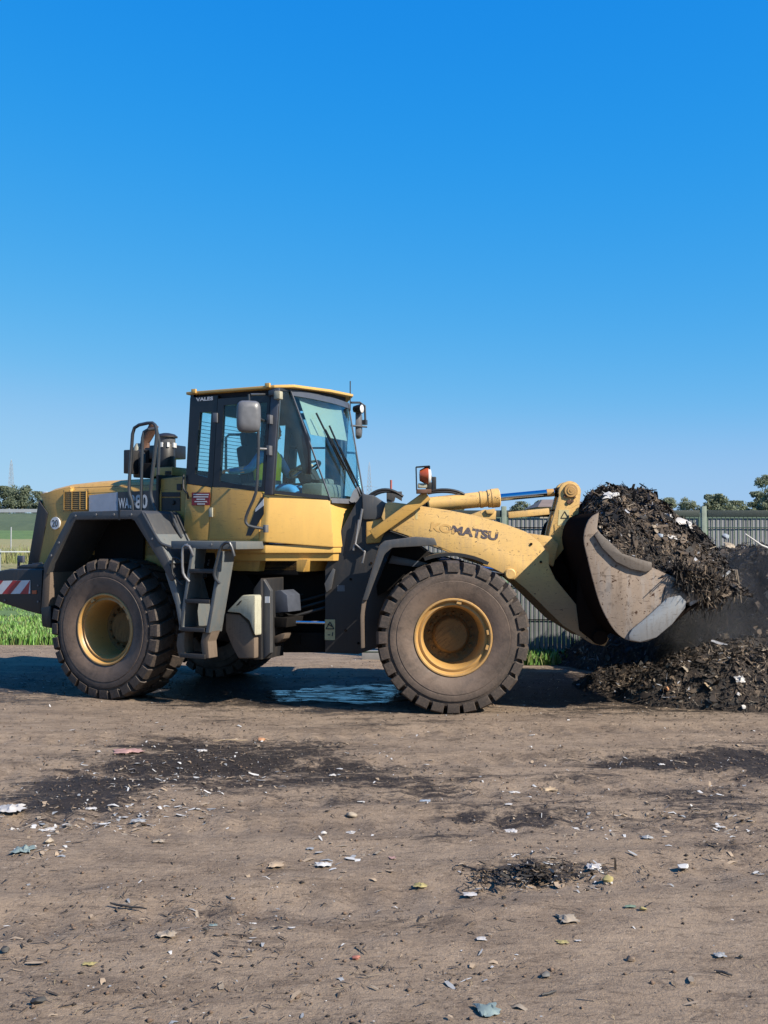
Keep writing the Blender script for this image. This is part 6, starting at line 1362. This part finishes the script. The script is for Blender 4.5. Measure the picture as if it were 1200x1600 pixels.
def tree(px, pyt, Y, wpx, kind, label, base=None, shape=1.0, n=5200, group=None):
    t = far(px, pyt, Y); H_ = None; zb = base if base is not None else 0.0; H_ = t.z - zb; W = wpx / FPX * Y
    root = empty('tree', (t.x, Y, zb), label, 'tree', group)
    b = MB(); r_ = max(.1, H_ * .03); b.tube([(0, 0, -.3), (.05 * W * .2, 0, H_ * .3), (0, .02, H_ * .6), (.03, 0, H_ * .85)], [r_, r_ * .75, r_ * .45, r_ * .15], 8)
    for k in range(7):
        a = random.uniform(0, 6.28); z = H_ * random.uniform(.28, .65); ln = W * random.uniform(.2, .38); b.tube([(0, 0, z), (math.cos(a) * ln * .5, math.sin(a) * ln * .5, z + ln * .35), (math.cos(a) * ln, math.sin(a) * ln, z + ln * .7)], [r_ * .4, r_ * .25, r_ * .08], 5)
    b.build('trunk', 'bark', root)
    nc = 44; cc = []
    for k in range(nc):
        a = rng.uniform(0, 6.28); s = rng.uniform(.18, .97); env = (math.sin(math.pi * min(1, (s - .08) * 1.02)) ** .6) * (1 if shape == 1 else shape) ; rr = rng.random() ** .5 * .40 * W * env
        cc.append((math.cos(a) * rr, math.sin(a) * rr, H_ * s, rng.uniform(.11, .22) * min(W, H_ * .9)))
    cc = np.array(cc); pick = rng.integers(0, nc, n); d = rng.normal(size=(n, 3)); d /= np.linalg.norm(d, axis=1, keepdims=True); rad_ = cc[pick, 3] * rng.random(n) ** .4
    P = cc[pick, :3] + d * rad_[:, None] * np.array([1, 1, .75]); P[:, 2] = np.minimum(P[:, 2], H_)
    D = rng.normal(size=(n, 3)); Nn = d + rng.normal(size=(n, 3)) * .5; L = rng.uniform(.6, 1.3, n) * max(.16, W * .045); mats = {'dark': ('leaf_dark', 'leaf_dark', 'leaf_mid'), 'mid': ('leaf_mid', 'leaf_dark', 'leaf_pale'), 'pale': ('leaf_pale', 'leaf_mid', 'leaf_pale')}[kind]
    me = strips(P, D, Nn, L, L * .8, rng.uniform(0, .3, n), matlist(*mats), rng.integers(0, 3, n)); link('crown', me, root)
TG = 'trees on the horizon'
for (px, py, Y, wp, kd, lab, base) in (
    (6, 760, 150, 44, 'dark', 'dark green bushy tree left of the far pylon', 4.4), (34, 758, 155, 46, 'dark', 'broad dark green tree right of the far pylon, above the guard rail', 4.4), (58, 768, 145, 30, 'mid', 'small tree tucked against the loader hood, above the guard rail', 4.4), (-30, 762, 150, 50, 'dark', 'dark tree cut by the left picture edge', 4.4),
    (850, 782, 170, 46, 'mid', 'low round tree seen below the blue tilt rod', 3.5), (815, 784, 175, 40, 'mid', 'low tree seen above the fence left of the bell crank', 3.5),
    (1040, 778, 165, 44, 'pale', 'pale green tree just right of the compost load, above the fence', 3.5), (1076, 774, 160, 34, 'pale', 'small pointed pale tree behind the fence post', 3.5), (1118, 773, 160, 64, 'mid', 'wide round green tree above the fence right of the green post', 3.5), (1150, 783, 170, 44, 'mid', 'low green tree between the wide tree and the tall one', 3.5),
    (1196, 742, 110, 46, 'mid', 'tall tree at the right picture edge rising over the fence', 2.5), (1182, 768, 120, 34, 'mid', 'shorter tree leaning out left of the tall tree', 2.5), (640, 792, 260, 50, 'mid', 'far low tree behind the boom hoses', 4.5), (700, 790, 270, 60, 'mid', 'far low tree behind the tilt cylinder', 4.5), (1005, 786, 190, 50, 'mid', 'low tree hidden behind the compost load', 3.5)):
    tree(px, py, Y, wp, kd, lab, base)

# drifting dust between the load and the heap
m = bpy.data.materials.new('dust'); m.use_nodes = True; nt = m.node_tree; nt.nodes.remove(nt.nodes['Principled BSDF'])
pv = N(nt, 'ShaderNodeVolumePrincipled'); pv.inputs['Color'].default_value = (.80, .80, .82, 1); tc = N(nt, 'ShaderNodeTexCoord'); co = tc.outputs['Object']
ln = N(nt, 'ShaderNodeVectorMath'); ln.operation = 'LENGTH'; mpd = N(nt, 'ShaderNodeMapping'); mpd.inputs['Scale'].default_value = (1 / 1.5, 1 / 1.1, 1 / 1.25); nt.links.new(co, mpd.inputs['Vector']); nt.links.new(mpd.outputs[0], ln.inputs[0])
fall = bw(nt, math_(nt, 'SUBTRACT', 1.0, ln.outputs['Value']), 0.0, .7)
nt.links.new(math_(nt, 'MULTIPLY', math_(nt, 'MULTIPLY', fall, bw(nt, noise(nt, co, 1.4, 4, .6, .6),   .40, .68)), .17), pv.inputs['Density']); nt.links.new(pv.outputs[0], nt.nodes['Material Output'].inputs['Volume'])
MATS['dust'] = m; b = MB(); rings = []
for k in range(1, 12): a = math.pi * k / 12; rings.append([(math.cos(t) * math.sin(a) * 1.5, math.sin(t) * math.sin(a) * 1.1, math.cos(a) * 1.25) for t in [2 * math.pi * q / 20 for q in range(20)]])
b.loft(rings, True); o = b.build('dust_cloud', 'dust', None, None, kind='stuff', label='faint bluish dust drifting below and beyond the bucket lip', category='dust'); o.location = (4.35, 12.0, 1.05)
